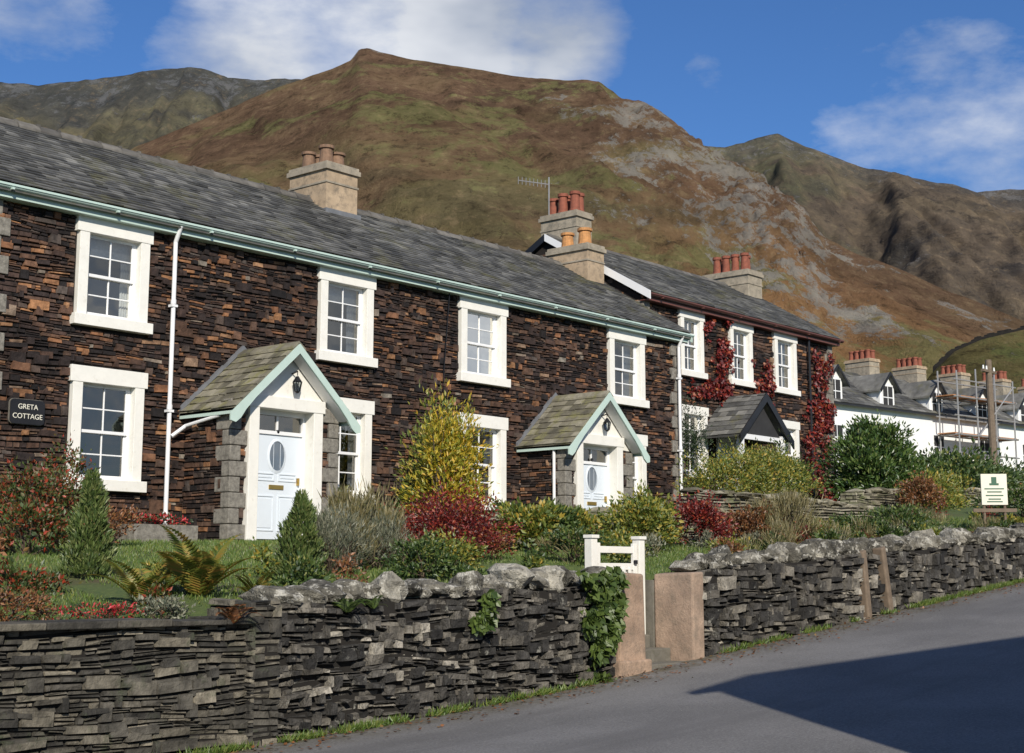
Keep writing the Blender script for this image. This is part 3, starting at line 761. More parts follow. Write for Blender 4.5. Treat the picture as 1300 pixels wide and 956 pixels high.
# ------------------------------------------------------------------ terrace B
B=empty('stone_cottage_terrace'); YB=20.5; XB0,XB1=28.75,38.2
upB=[(30.32,31.36),(32.65,33.75),(34.93,36.1)]; loB=[(30.25,31.45),(34.93,36.1)]
mb=MB()
hb=[(a+.15,b-.15,5.0+.15,6.72-.22) for a,b in upB]+[(a+.15,b-.15,2.45+.15,4.27-.22) for a,b in loB]
wall_holes(mb,XB0,XB1,0,6.85,YB+.035,hb)
yrB,zrB,yeB,zeB=23.5,8.78,20.2,6.86
for x in (XB0,XB1):
    mb.quad([(x,YB+.035,0),(x,26.5,0),(x,26.5,6.8),(x,YB+.035,6.8)]); mb.quad([(x,YB+.035,6.8),(x,26.5,6.8),(x,yrB,zrB-.1)])
mb.quad([(XB0,26.5,0),(XB1,26.5,0),(XB1,26.5,6.8),(XB0,26.5,6.8)])
mb.obj('wall_core',['mortar'],B)
mb=MB()
stones(mb,(0,YB+.035,0),(1,0,0),(0,-1,0),XB0,XB1,lambda u:1.2,lambda u:6.7,[(a-.03,b+.03,5.,6.73) for a,b in upB]+[(a-.03,b+.03,2.45,4.28) for a,b in loB],(.05,.11),(.12,.35),(.02,.05))
stones(mb,(XB0+.035,YB,0),(0,1,0),(-1,0,0),0,5.9,lambda u:5.2,lambda u:6.7+1.9*(1-abs(u-3)/3),[],(.08,.14),(.2,.5),(.02,.05))
mb.obj('stone_facing',['facade'],B)
mb=MB()
for a,b in upB: sash_window(mb,a,b,5.0,6.72,YB,jam=.15,lin=.22,sil=.15)
for a,b in loB: sash_window(mb,a,b,2.45,4.27,YB,jam=.15,lin=.22,sil=.15)
mb.obj('windows',WM,B,bevel=.006)
mb=MB(); z=1.2;k=0
while z<6.6:
    w=.4 if k%2 else .25
    mb.box(XB0-.02,XB0+w,YB-.04,YB+.4,z,z+.28,0); mb.box(XB1-w,XB1+.02,YB-.04,YB+.4,z,z+.28,0); z+=.29;k+=1
mb.obj('quoins',['quoin'],B,bevel=.012)
mb=MB(); H=math.hypot(yrB-yeB,zrB-zeB)
slates(mb,(XB0-.1,yeB,zeB),(1,0,0),(0,yrB-yeB,zrB-zeB),XB1-XB0+.3,H,(.22,.36),.18)
mb.hexa([(XB0-.1,yrB,zrB-.1),(XB1+.2,yrB,zrB-.1),(XB1+.2,yrB,zrB-.01),(XB0-.1,yrB,zrB-.01),(XB0-.1,yeB+.02,zeB-.1),(XB1+.2,yeB+.02,zeB-.1),(XB1+.2,yeB+.02,zeB-.005),(XB0-.1,yeB+.02,zeB-.005)])
mb.hexa([(XB0-.1,26.9,zeB-.1),(XB1+.2,26.9,zeB-.1),(XB1+.2,26.9,zeB),(XB0-.1,26.9,zeB),(XB0-.1,yrB,zrB-.1),(XB1+.2,yrB,zrB-.1),(XB1+.2,yrB,zrB),(XB0-.1,yrB,zrB)])
mb.obj('roof_slates',['slate'],B)
mb=MB(); x=XB0
while x<XB1+.1:
    mb.prism([(x,yrB-.15,zrB-.06),(x,yrB,zrB+.07),(x,yrB+.15,zrB-.06)],(.43,0,0),0); x+=.44
mb.obj('ridge_tiles',['ridge'],B)
mb=MB()
for (sy,m) in ((1,0),(-1,1)):
    yy=yeB-.02 if sy>0 else 26.9
    mb.hexa([(XB0-.14,yrB,zrB-.16),(XB0-.1,yrB,zrB-.16),(XB0-.1,yrB,zrB+.03),(XB0-.14,yrB,zrB+.03),(XB0-.14,yy,zeB-.18),(XB0-.1,yy,zeB-.18),(XB0-.1,yy,zeB+.03),(XB0-.14,yy,zeB+.03)],m)
mb.box(XB0-.08,XB1+.15,yeB+.08,yeB+.11,zeB-.18,zeB-.02,2); gutter_run(mb,XB0-.1,XB1+.2,yeB+.02,zeB-.03,.06,2)
mb.box(XB0-.08,XB1+.15,yeB+.11,YB+.03,zeB-.18,zeB-.16,2)
mb.cyl((36.7,20.38,6.7),(36.7,20.38,1.5),.035,.035,8,1)
mb.obj('bargeboards_and_gutter',['upvc','black','maroon'],B)
mb=MB(); chimney(mb,29.2,29.85,22.9,24.1,8.2,9.45,0,1,[(29.4,23.1,.55,.13),(29.65,23.15,.55,.13),(29.4,23.5,.55,.13),(29.65,23.55,.55,.13),(29.5,23.9,.5,.13)],2)
mb.obj('chimney',['render_grey','render_grey','pot_red','black'],B,bevel=.012)
mb=MB(); chimney(mb,37.3,38.1,22.7,24.3,7.9,9.15,0,1,[(37.55,22.95+.33*i,.55,.12) for i in range(4)]+[(37.9,23.1+.4*i,.55,.12) for i in range(3)],2)
mb.obj('chimney_end',['render_grey','render_grey','pot_red','black'],B,bevel=.012)
PB=empty('porch'); PB.parent=B
mb=MB(); cx=32.35; ex=1.25; zE=3.5; zA=4.62; yo=19.25; yw=20.5
slates(mb,(cx-ex,yo,zE),(0,1,0),(ex,0,zA-zE),yw-yo,math.hypot(ex,zA-zE),(.2,.3),.2,0)
slates(mb,(cx+ex,yo,zE),(0,1,0),(-ex,0,zA-zE),yw-yo,math.hypot(ex,zA-zE),(.2,.3),.2,0)
for sx in (-1,1):
    mb.hexa([(cx,yw,zA-.06),(cx+sx*ex,yw,zE-.05),(cx+sx*ex,yw,zE),(cx,yw,zA),(cx,yo,zA-.06),(cx+sx*ex,yo,zE-.05),(cx+sx*ex,yo,zE),(cx,yo,zA)],0)
    mb.hexa([(cx,yo,zA-.2),(cx+sx*ex*1.05,yo,zE-.22),(cx+sx*ex*1.05,yo,zE),(cx,yo,zA+.03),(cx,yo-.04,zA-.2),(cx+sx*ex*1.05,yo-.04,zE-.22),(cx+sx*ex*1.05,yo-.04,zE),(cx,yo-.04,zA+.03)],1)
    mb.box(cx+sx*1.-.07,cx+sx*1.+.07,yo+.1,yo+.24,1.6,zE+.1,2)
mb.box(cx-1.,cx+1.,yo+.12,yo+.22,zE-.08,zE+.05,2)
mb.box(cx-.45,cx+.45,YB-.06,YB+.0,1.7,3.7,2)
mb.prism([(cx-.9,yo+.15,zE+.06),(cx+.9,yo+.15,zE+.06),(cx,yo+.15,zA-.25)],(0,.05,0),3)
mb.obj('porch_parts',['slate','black','upvc','room'],PB)
mb=MB(); mb.cyl((29.3,23.9,9.1),(29.3,23.9,10.55),.02,.02,6,0)
mb.cyl((29.3,23.9,10.35),(28.45,24.25,10.35),.014,.014,6,0)
for i in range(9):
    t=i/8; x=29.3-.85*t; y=23.9+.35*t; mb.cyl((x,y,10.25),(x,y,10.45),.009,.009,4,0)
mb.obj('tv_aerial',['steel'])

# ------------------------------------------------------------------ white terrace C
C=empty('white_cottage_terrace',(62.2,35.3,0)); C.rotation_euler=(0,0,D2R(-9.3))
z0,zeC,zrC,LC=3.,8.55,10.9,31.
mb=MB()
mb.box(0,LC,0,6.4,z0,zeC-.02,0)
for x in (0,LC-.1): mb.prism([(x,0,zeC-.02),(x,6.4,zeC-.02),(x,3.2,zrC-.08)],(.1,0,0),0)
mb.obj('walls',['whitewash'],C)
mb=MB(); H=math.hypot(3.5,zrC-zeC)
slates(mb,(-.15,-.3,zeC),(1,0,0),(0,3.5,zrC-zeC),LC+.3,H,(.35,.6),.3)
mb.hexa([(-.15,3.2,zrC-.1),(LC+.15,3.2,zrC-.1),(LC+.15,3.2,zrC-.01),(-.15,3.2,zrC-.01),(-.15,-.28,zeC-.12),(LC+.15,-.28,zeC-.12),(LC+.15,-.28,zeC-.01),(-.15,-.28,zeC-.01)])
mb.hexa([(-.15,6.7,zeC-.1),(LC+.15,6.7,zeC-.1),(LC+.15,6.7,zeC),(-.15,6.7,zeC),(-.15,3.2,zrC-.1),(LC+.15,3.2,zrC-.1),(LC+.15,3.2,zrC),(-.15,3.2,zrC)])
mb.box(-.15,LC+.15,-.36,-.29,zeC-.12,zeC-.02,1)
mb.obj('roof',['slate','black'],C)
for i in range(7):
    xd=3.0+4.35*i
    if xd>LC-1: break
    mb=MB(); w=.62; y=-.02; zs=zeC-.05; zt=zeC+1.15; za=zt+.75
    mb.box(xd-w,xd+w,y+.05,y+2.2,zs+.02,zt,0)
    mb.prism([(xd-w,y+.05,zt),(xd+w,y+.05,zt),(xd,y+.05,za-.1)],(0,.1,0),0)
    for sx in (-1,1):
        mb.hexa([(xd,y+2.9,za-.09),(xd+sx*(w+.22),y+2.9,zt-.28),(xd+sx*(w+.22),y+2.9,zt-.19),(xd,y+2.9,za),(xd,y-.2,za-.09),(xd+sx*(w+.22),y-.2,zt-.28),(xd+sx*(w+.22),y-.2,zt-.19),(xd,y-.2,za)],5)
        mb.hexa([(xd,y-.2,za-.12),(xd+sx*(w+.24),y-.2,zt-.34),(xd+sx*(w+.24),y-.2,zt-.18),(xd,y-.2,za+.02),(xd,y-.26,za-.12),(xd+sx*(w+.24),y-.26,zt-.34),(xd+sx*(w+.24),y-.26,zt-.18),(xd,y-.26,za+.02)],6)
    yy=y+.02
    mb.box(xd-.46,xd+.46,yy-.03,yy+.03,zs+.15,zt+.1,1); 
    for a in (-.4,.03): 
        for (c,d) in ((zs+.22,zs+.62),(zs+.67,zt+.02)):
            mb.box(xd+a,xd+a+.37,yy-.036,yy-.03,c,d,2)
    for (wx,za_,zb_) in ((xd,z0+3.15,z0+4.5),(xd-.9,z0+.9,z0+2.2)):
        mb.box(wx-.5,wx+.5,-.05,.0,za_,zb_,1)
        for a in (-.44,.03):
            for (c,d) in ((za_+.07,(za_+zb_)/2-.03),((za_+zb_)/2+.03,zb_-.07)): mb.box(wx+a,wx+a+.41,-.056,-.05,c,d,2)
        mb.box(wx-.6,wx+.6,-.12,.0,za_-.1,za_,6)
    mb.box(xd+.9,xd+1.75,-.05,0,z0,z0+2.05,4)
    mb.obj('dormer_and_openings',['whitewash','upvc','room','room','maroon','slate','black'],C)
    mb=MB(); xc=xd-2.2+.15
    chimney(mb,xc-.45,xc+.45,2.4,4.0,zrC-.7,zrC+.75,0,1,[(xc-.2,2.65+.36*k,.5,.14) for k in range(4)]+[(xc+.2,2.65+.36*k,.5,.14) for k in range(4)],2)
    mb.obj('chimney',['render_grey','render','pot_red','black'],C)
SC=empty('scaffolding',(62.2,35.3,0)); SC.rotation_euler=(0,0,D2R(-9.3))
mb=MB()
for x in (11.4,13.2,15.,16.8):
    for y in (-.35,-1.5): mb.cyl((x,y,z0-.5),(x,y,z0+rnd.uniform(7.3,8.0)),.045,.045,6,0)
    for z in (2.4,4.4,6.4): mb.cyl((x,-.2,z0+z),(x,-1.7,z0+z),.04,.04,6,0)
for y in (-.35,-1.5):
    for z in (2.4,3.4,4.4,5.4,6.4,7.3): mb.cyl((11.1,y,z0+z),(17.1,y,z0+z),.04,.04,6,0)
for z in (2.45,4.45,6.45): 
    for k in range(4): mb.box(11.1,17.1,-.5-.27*k-.12,-.5-.27*k+.12,z0+z,z0+z+.045,1)
mb.cyl((11.4,-1.5,z0),(15,-1.5,z0+4.4),.04,.04,6,0); mb.cyl((13.2,-1.55,z0+4.4),(16.8,-1.55,z0+7.3),.04,.04,6,0)
mb.obj('tubes_and_boards',['steel','plank'],SC)
mb=MB(); gx,gy=53.8,22.2; mb.cyl((gx,gy,2.),(gx,gy,8.2),.16,.12,10,0)
mb.box(gx-.6,gx+.6,gy-.06,gy+.06,7.7,7.8,0)
for s in (-.5,-.2,.2,.5): mb.cyl((gx+s,gy,7.8),(gx+s,gy,7.95),.04,.03,8,1)
mb.obj('telegraph_pole',['wood','whitewash'])
SG=empty('roadside_sign'); mb=MB()
sx,sy=27.8,11.5
U=Vector((.62,-.78,0)); 
def sgbox(u0,u1,z0_,z1_,d,m):
    a=Vector((sx,sy,0))+U*u0; b=Vector((sx,sy,0))+U*u1; n=Vector((-.78,-.62,0))
    mb.hexa([(*(a)[:2],z0_),(*(b)[:2],z0_),(*(b)[:2],z1_),(*(a)[:2],z1_),(*(a+n*d)[:2],z0_),(*(b+n*d)[:2],z0_),(*(b+n*d)[:2],z1_),(*(a+n*d)[:2],z1_)],m)
sgbox(-.25,.25,1.38,1.98,.05,0)
sgbox(-.05,.05,1.80,1.92,.055,1); sgbox(-.09,.09,1.76,1.80,.056,1)
for (zz,hw) in ((1.68,.19),(1.62,.14),(1.55,.17),(1.48,.12),(1.43,.15)): sgbox(-hw,hw,zz,zz+.022,.055,1)
mb.cyl((sx-.2*.62,sy+.2*.78,.6),(sx-.2*.62,sy+.2*.78,1.38),.03,.03,8,2); mb.cyl((sx+.2*.62,sy-.2*.78,.6),(sx+.2*.62,sy-.2*.78,1.38),.03,.03,8,2)
sgbox(-.42,.42,1.24,1.31,.04,2)
mb.obj('board',['cream','signgreen','wood'],SG)

# ------------------------------------------------------------------ front dry stone walls
def lump(mb, c, r, m=0, seed=0, rot=0, tilt=0):
    g=np.random.RandomState(seed); nu,nv=9,6
    b=len(mb.v); ph=g.rand(6)*6.28; ca,sa=math.cos(rot),math.sin(rot); ct,st=math.cos(tilt),math.sin(tilt)
    for j in range(nv+1):
        th=math.pi*j/nv
        for i in range(nu):
            a=2*math.pi*i/nu
            x,y,z=math.sin(th)*math.cos(a),math.sin(th)*math.sin(a),math.cos(th)
            k=1/max(abs(x)**3+abs(y)**3+abs(z)**3,1e-4)**(1/3)
            k=min(k,1.3)*(1+.16*math.sin(3*x+ph[0])*math.cos(3.7*y+ph[1])+.11*math.sin(5*z+ph[2]+2*x)+g.uniform(-.11,.11)*(0<j<nv))
            X,Y,Zz=x*k*r[0],y*k*r[1],z*k*r[2]
            X,Zz=X*ct-Zz*st,X*st+Zz*ct
            mb.v.append((c[0]+X*ca-Y*sa,c[1]+X*sa+Y*ca,c[2]+Zz))
    for j in range(nv):
        for i in range(nu):
            i2=(i+1)%nu; mb.f.append((b+j*nu+i,b+(j+1)*nu+i,b+(j+1)*nu+i2,b+j*nu+i2)); mb.m.append(m)

def drywall(name,x0,x1,y,thick,zb,zt,mat,hr,lr,prot,caps=None,capmat='cap',gap=.012,jit=.014,rng=rnd,tall=.14,wob=.018):
    mb=MB()
    n=max(2,int((x1-x0)/.5)); X=np.linspace(x0,x1,n+1)
    for a,b in zip(X[:-1],X[1:]):
        ta,tb=float(zt(a))-.03,float(zt(b))-.03; ba,bb_=float(zb(a))-.2,float(zb(b))-.2
        mb.hexa([(a,y+thick,ba),(b,y+thick,bb_),(b,y+thick,tb),(a,y+thick,ta),(a,y+.05,ba),(b,y+.05,bb_),(b,y+.05,tb),(a,y+.05,ta)],1)
    stones(mb,(0,y+.05,0),(1,0,0),(0,-1,0),x0,x1,lambda u:float(zb(u))-.08,lambda u:float(zt(u)),[],hr,lr,prot,m=0,gap=gap,jit=jit,wob=wob,tall=tall,split=.25,rng=rng)
    stones(mb,(x0+.0,y,0),(0,1,0),(-1,0,0),0.02,thick,lambda u:float(zb(x0)),lambda u:float(zt(x0)),[],hr,(lr[0],thick*.6),(.0,.03),m=0,gap=gap,jit=jit)
    if caps:
        x=x0
        while x<x1-.05:
            w=rng.uniform(*caps[0]); h=rng.uniform(*caps[1])*rng.choice((.75,1,1.15))
            lump(mb,(x+w/2,y+thick/2+rng.uniform(-.06,.05),float(zt(x+w/2))+h*.36+rng.uniform(-.03,.02)),(w/2*.92,thick/2*rng.uniform(.8,1.15),h*.55),2,rng.randrange(99999),rng.uniform(-.4,.4),rng.uniform(-.3,.3))
            if rng.random()<.35: lump(mb,(x+w*.95,y+.08,float(zt(x+w))+.03),(.06,.07,.05),2,rng.randrange(9999),0)
            x+=w*1.02
    return mb.obj(name,[mat,'gap',capmat])
wt=lambda o: (lambda u: float(walltop(u))+o)
drywall('dry_stone_wall',-2,8.2,10.,.5,zroad,lambda u:-.40,'drywall_neat',(.028,.07),(.08,.30),(.01,.05),gap=.009,jit=.011,tall=.2)
mb=MB(); x=-2.
while x<8.1:
    w=rnd.uniform(.3,.7); h=rnd.uniform(.04,.07)
    mb.hexa([(x,10.5,-.4),(x+w-.015,10.5,-.4),(x+w-.015,10.5,-.4+h),(x,10.5,-.4+h),(x,9.94,-.4),(x+w-.015,9.93,-.4),(x+w-.015,9.93,-.4+h),(x,9.94,-.4+h)]); x+=w
mb.obj('wall_coping',['drywall_neat'],bevel=.01)
drywall('stone_pillar',8.18,8.5,9.93,.62,zroad,lambda u:-.22,'drywall_neat',(.045,.08),(.12,.28),(.01,.03))
drywall('dry_stone_wall',8.46,13.42,10.,.5,zroad,wt(-.06),'drywall',(.026,.085),(.05,.24),(-.01,.07),caps=((.16,.38),(.13,.26)),jit=.018,wob=.03,tall=.28)
drywall('dry_stone_wall',15.1,42,10.,.5,zroad,wt(-.04),'drywall',(.035,.11),(.07,.26),(-.01,.08),caps=((.14,.32),(.14,.27)),jit=.022,wob=.03,tall=.28)
mb=MB()
for (x,l) in ((19.3,.0),(20.0,.1)):
    z=float(zroad(x)); mb.hexa([(x,10.08,z-.1),(x+.13,10.08,z-.1),(x+.10-l,10.12,z+.97),(x-.02-l,10.12,z+.93),(x,9.9,z-.1),(x+.13,9.9,z-.1),(x+.10-l,9.95,z+.97),(x-.02-l,9.95,z+.93)])
mb.obj('wall_post',['wood'],bevel=.02)

mb=MB(); mb.hexa([(13.40,10.3,-1.3),(13.93,10.3,-1.3),(13.90,10.3,.04),(13.44,10.3,.06),(13.40,9.94,-1.3),(13.93,9.94,-1.3),(13.90,9.95,.03),(13.44,9.95,.05)]); mb.box(13.36,13.98,9.9,10.34,-1.3,-.93,0)
mb.obj('gate_post',['post'],bevel=.025)
mb=MB(); mb.hexa([(14.9,10.52,-1.3),(15.15,10.52,-1.3),(15.15,10.52,.05),(14.9,10.52,.03),(14.9,9.95,-1.3),(15.15,9.95,-1.3),(15.15,9.95,.06),(14.9,9.95,.05)])
mb.obj('gate_post',['postR'],bevel=.025)
mb=MB(); 
for i in range(7):
    mb.box(13.9,14.9,9.98+.3*i,10.3+.3*i,-1.4,-1.0+.15*i,0)
mb.obj('garden_steps',['step'],bevel=.015)
mb=MB()
mb.box(13.45,13.9,10.3,12.5,-1.2,-.04,0); mb.box(14.9,15.25,10.525,12.5,-1.2,-.04,0)
mb.obj('step_cheek_wall',['step'],bevel=.01)
G=empty('garden_gate'); mb=MB(); yg=10.66
mb.box(13.78,13.89,yg-.05,yg+.06,-.55,.45,0); mb.box(14.74,14.85,yg-.05,yg+.06,-.7,.45,0)
for x in (13.835,14.795): mb.prism([(x-.07,yg-.07,.45),(x+.07,yg-.07,.45),(x+.07,yg+.07,.45),(x-.07,yg+.07,.45)],(0,0,.04),0)
for z in (.28,.08,-.42): mb.box(13.91,14.72,yg-.02,yg+.015,z,z+.08,0)
mb.box(13.91,13.98,yg-.025,yg+.02,-.5,.4,0); mb.box(14.65,14.72,yg-.025,yg+.02,-.5,.4,0)
for i in range(5):
    x=14.05+.12*i; mb.box(x,x+.055,yg-.04,yg-.021,-.46,.1,0)
mb.hexa([(14.0,yg+.03,-.36),(14.06,yg+.03,-.36),(14.65,yg+.03,.1),(14.59,yg+.03,.1),(14.0,yg+.016,-.36),(14.06,yg+.016,-.36),(14.65,yg+.016,.1),(14.59,yg+.016,.1)],0)
mb.box(14.64,14.69,yg-.06,yg-.03,.15,.2,1)
mb.obj('gate_leaf_and_posts',['white','black'],G,bevel=.005)

def gz(x,y): return float(ground_z(x,y))
drywall('garden_wall',21.2,29.6,14.,.45,lambda u:gz(u,14.)-.1,lambda u:float(np.interp(u,[21.2,25,29.6],[1.42,1.42,1.3])),'drywall_pale',(.04,.08),(.15,.5),(.0,.05),caps=((.2,.5),(.07,.13)),capmat='drywall_pale')
drywall('garden_wall',15.8,21.0,15.4,.4,lambda u:gz(u,15.4)-.1,lambda u:float(np.interp(u,[15.8,21],[.85,1.12])),'drywall_pale',(.04,.08),(.15,.4),(.0,.04),caps=((.25,.5),(.05,.1)),capmat='drywall_pale')
drywall('garden_wall',29.9,42,15.5,.45,lambda u:gz(u,15.5)-.1,lambda u:float(np.interp(u,[29.9,42],[1.85,2.4])),'drywall_pale',(.05,.09),(.15,.5),(.0,.05),caps=((.2,.5),(.07,.13)),capmat='drywall_pale')

# ------------------------------------------------------------------ plants
R_=np.random.RandomState(11)
def leafmesh(name,P,Dv,Wv,L,Wd,mat,parent=None,extra=None):
    n=len(P); Dv=Dv/np.linalg.norm(Dv,axis=1,keepdims=True); Wv=np.cross(Dv,Wv); Wv/= (np.linalg.norm(Wv,axis=1,keepdims=True)+1e-6)
    L=np.asarray(L).reshape(-1,1); Wd=np.asarray(Wd).reshape(-1,1)
    Nn=np.cross(Dv,Wv)
    v=np.stack([P,P+Dv*L*.45+Wv*Wd*.5+Nn*L*.06,P+Dv*L,P+Dv*L*.45-Wv*Wd*.5+Nn*L*.06],1).reshape(-1,3)
    i=np.arange(n)[:,None]*4; f=np.concatenate([np.concatenate([i,i+1,i+2],1),np.concatenate([i,i+2,i+3],1)],0)
    vl=v.tolist(); fl=f.tolist(); ml=[0]*len(fl); mats=[mat]
    if extra is not None:
        b=len(vl); vl+=extra.v; fl+=[[b+k for k in q] for q in extra.f]; ml+=[1]*len(extra.f); mats.append(M['bark'])
    me=bpy.data.meshes.new(name); me.from_pydata(vl,[],fl)
    for mm in mats: me.materials.append(mm)
    me.polygons.foreach_set('material_index',ml)
    o=bpy.data.objects.new(name,me); bpy.context.collection.objects.link(o)
    if parent: o.parent=parent
    return o
def bush(name,cl,n,size,mat,clump=.16,up=.3,aspect=.5,shell=.55,stems=True,K=None):
    Ps=[];Ds=[]
    tot=sum(c[3]*c[4]*c[5] for c in cl)
    ex=MB()
    for c in cl:
        k=max(40,int(n*c[3]*c[4]*c[5]/tot)); K_=K or max(8,k//45)
        u=R_.normal(size=(K_,3)); u/=np.linalg.norm(u,axis=1,keepdims=True); u[:,2]=np.where(u[:,2]<-.55,-u[:,2],u[:,2])
        rr=(shell+(1.08-shell)*R_.rand(K_,1))*(1+.16*R_.normal(size=(K_,1)))
        cc=u*rr
        idx=R_.randint(0,K_,k)
        p=cc[idx]+R_.normal(size=(k,3))*clump*(.6+.8*R_.rand(K_)[idx][:,None])
        d=p*.9+R_.normal(size=(k,3))*.7; d[:,2]+=up
        Ps.append(p*np.array(c[3:6])+np.array(c[:3])); Ds.append(d)
        if stems:
            base=Vector((c[0],c[1],c[2]-c[5]*1.0))
            for q in range(min(K_,14)):
                e=Vector((c[0]+cc[q,0]*c[3]*.9,c[1]+cc[q,1]*c[4]*.9,c[2]+cc[q,2]*c[5]*.9))
                mid=base.lerp(e,.5)+Vector((R_.normal()*.05,R_.normal()*.05,.1*c[5]))
                b0=base+Vector((R_.normal()*.06*c[3],R_.normal()*.06*c[4],0))
                ex.cyl(b0,mid,.018*c[5]+.006,.012*c[5]+.004,5,0,False); ex.cyl(mid,e,.012*c[5]+.004,.003,5,0,False)
    P=np.concatenate(Ps);Dd=np.concatenate(Ds); k=len(P)
    L=size*(.6+.8*R_.rand(k))
    return leafmesh(name,P,Dd,R_.normal(size=(k,3)),L,L*aspect,mat,None,ex if stems else None)
LG=mat_leaf('leaf_green',[(0,(.025,.055,.014)),(.5,(.06,.105,.022)),(.85,(.11,.16,.035)),(1,(.24,.23,.05))])
LD=mat_leaf('leaf_dark',[(0,(.008,.02,.008)),(.6,(.02,.045,.014)),(1,(.05,.08,.025))],.15)
LR=mat_leaf('leaf_rhodo',[(0,(.02,.045,.012)),(.5,(.055,.105,.023)),(.85,(.11,.17,.04)),(1,(.19,.21,.07))],.2,.35)
LY=mat_leaf('leaf_yellow',[(0,(.16,.21,.02)),(.35,(.35,.33,.03)),(.75,(.60,.45,.04)),(1,(.68,.42,.04))],.4)
LYG=mat_leaf('leaf_yellowgreen',[(0,(.07,.115,.018)),(.5,(.17,.21,.035)),(.85,(.37,.33,.055)),(1,(.52,.34,.05))],.35)
LRED=mat_leaf('leaf_crimson',[(0,(.05,.008,.01)),(.5,(.17,.018,.018)),(.85,(.32,.035,.02)),(1,(.36,.11,.03))],.3)
LRU=mat_leaf('leaf_rust',[(0,(.07,.04,.02)),(.5,(.2,.08,.03)),(.85,(.34,.14,.05)),(1,(.16,.15,.05))],.3)
LRG=mat_leaf('leaf_redgreen',[(0,(.035,.065,.015)),(.4,(.08,.115,.025)),(.62,(.13,.10,.025)),(.8,(.2,.05,.02)),(1,(.42,.05,.02))],.3)
LGR=mat_leaf('leaf_grey',[(0,(.08,.10,.06)),(.5,(.17,.18,.12)),(1,(.3,.29,.2))],.3)
LCON=mat_leaf('leaf_conifer',[(0,(.04,.07,.018)),(.6,(.10,.15,.035)),(1,(.21,.23,.08))],.2)
LF=mat_leaf('leaf_fern',[(0,(.10,.15,.02)),(.5,(.28,.27,.045)),(1,(.42,.24,.055))],.4)
LGF=mat_leaf('leaf_fern_green',[(0,(.05,.09,.02)),(1,(.14,.2,.04))],.4)
LGRASS=mat_leaf('grass_blades',[(0,(.07,.13,.02)),(.6,(.14,.22,.04)),(1,(.25,.27,.07))],.35)
LFLOW=mat_leaf('red_flowers',[(0,(.03,.06,.02)),(.5,(.05,.09,.03)),(.55,(.5,.02,.03)),(1,(.6,.05,.06))],.3)
LPALE=mat_leaf('pale_stems',[(0,(.1,.1,.04)),(.5,(.22,.19,.08)),(1,(.42,.36,.2))],.3)

def B1(name,x,y,rx,rz,n,size,mat,ry=None,dz=0,**k):
    g=gz(x,y)+dz; return bush(name,[(x,y,g+rz*.9,rx,ry or rx,rz)],n,size,mat,**k)
def conifer(x,y,w,h,n):
    g=gz(x,y); k=n; t=R_.rand(k)**1.15; a=R_.rand(k)*6.283
    lob=1+.28*np.sin(a*3+t*11)+.2*np.sin(a*5-t*17+1.)
    r=w/2*(1.03-t)**.5*(.5+.55*R_.rand(k)**.5)*lob
    tip=1+.10*np.sin(a*2+.7)*t
    P=np.stack([x+r*np.cos(a)+.05*t,y+r*np.sin(a),g+.02+h*t*tip],1); Dd=np.stack([np.cos(a)*.6,np.sin(a)*.6,np.full(k,1.1)],1)+R_.normal(size=(k,3))*.35
    L=.06*(.5+.9*R_.rand(k)); leafmesh('conifer_shrub',P,Dd,R_.normal(size=(k,3)),L,L*.3,LCON)
conifer(8.5,13,.42,.95,7000); conifer(10.7,12.3,.46,.82,6500)
B1('cotoneaster_shrub',10.6,17.6,.75,.5,3500,.06,LRG,shell=.35); B1('cotoneaster_shrub',9.2,15.3,.55,.28,2200,.06,LRG); B1('barberry_shrub',11.0,16.4,.45,.26,1600,.05,LRU)
B1('cotoneaster_shrub',11.4,17.9,.35,.7,1500,.055,LRG,shell=.3)
B1('rose_bush',6.8,12.6,.55,.3,2200,.06,LRU,shell=.3); B1('rose_bush',7.7,14.6,.5,.24,1700,.05,LRG)
B1('heather_plant',6.3,10.85,.5,.14,1500,.04,LRU,ry=.25); B1('sedum_plant',7.15,10.7,.42,.08,1300,.03,LFLOW,ry=.22,dz=.03); B1('alpine_plant',7.75,10.65,.3,.1,900,.035,LGR,ry=.2,dz=.04)
B1('lavender_bush',11.25,12.4,.42,.35,3400,.07,LGR,up=1.3,aspect=.13); B1('lavender_bush',12.5,12.9,.42,.3,3000,.07,LGR,up=1.2,aspect=.13)
B1('ornamental_grass',12.0,12.9,.3,.42,1400,.16,LPALE,up=2.,aspect=.05); B1('ornamental_grass',12.9,13.4,.35,.38,1400,.16,LPALE,up=2.,aspect=.05)
B1('hebe_shrub',11.9,11.6,.35,.24,2000,.05,LG); B1('hebe_shrub',13.0,12.2,.4,.22,1600,.05,LYG)
B1('barberry_shrub',14.1,13.2,.68,.42,7500,.045,LRED,shell=.4); B1('barberry_shrub',13.3,13.0,.3,.2,1300,.045,LRED)
g=gz(18.4,17.2); 
bush('forsythia_shrub',[(18.35,17.2,g+.75,.62,.5,.75),(18.6,17.3,g+1.45,.5,.45,.85),(18.1,17.2,g+1.4,.4,.35,.8),(18.8,17.2,g+.6,.5,.4,.5)],6800,.10,LY,.2,.7,.32,.25)
bush('forsythia_shrub',[(19.0,18.3,g+1.2,.5,.4,1.1)],2000,.11,LYG,.22,.7,.35,.35)
B1('rhododendron_shrub',16.9,18.6,.35,.45,1200,.1,LG); B1('hydrangea_shrub',17.5,18.3,.4,.3,1300,.09,LG)
B1('hydrangea_shrub',16.9,14.2,.45,.34,2600,.09,LYG); B1('hydrangea_shrub',17.7,14.4,.4,.3,2000,.09,LG); B1('fuchsia_shrub',15.4,12.2,.4,.22,1600,.06,LG)
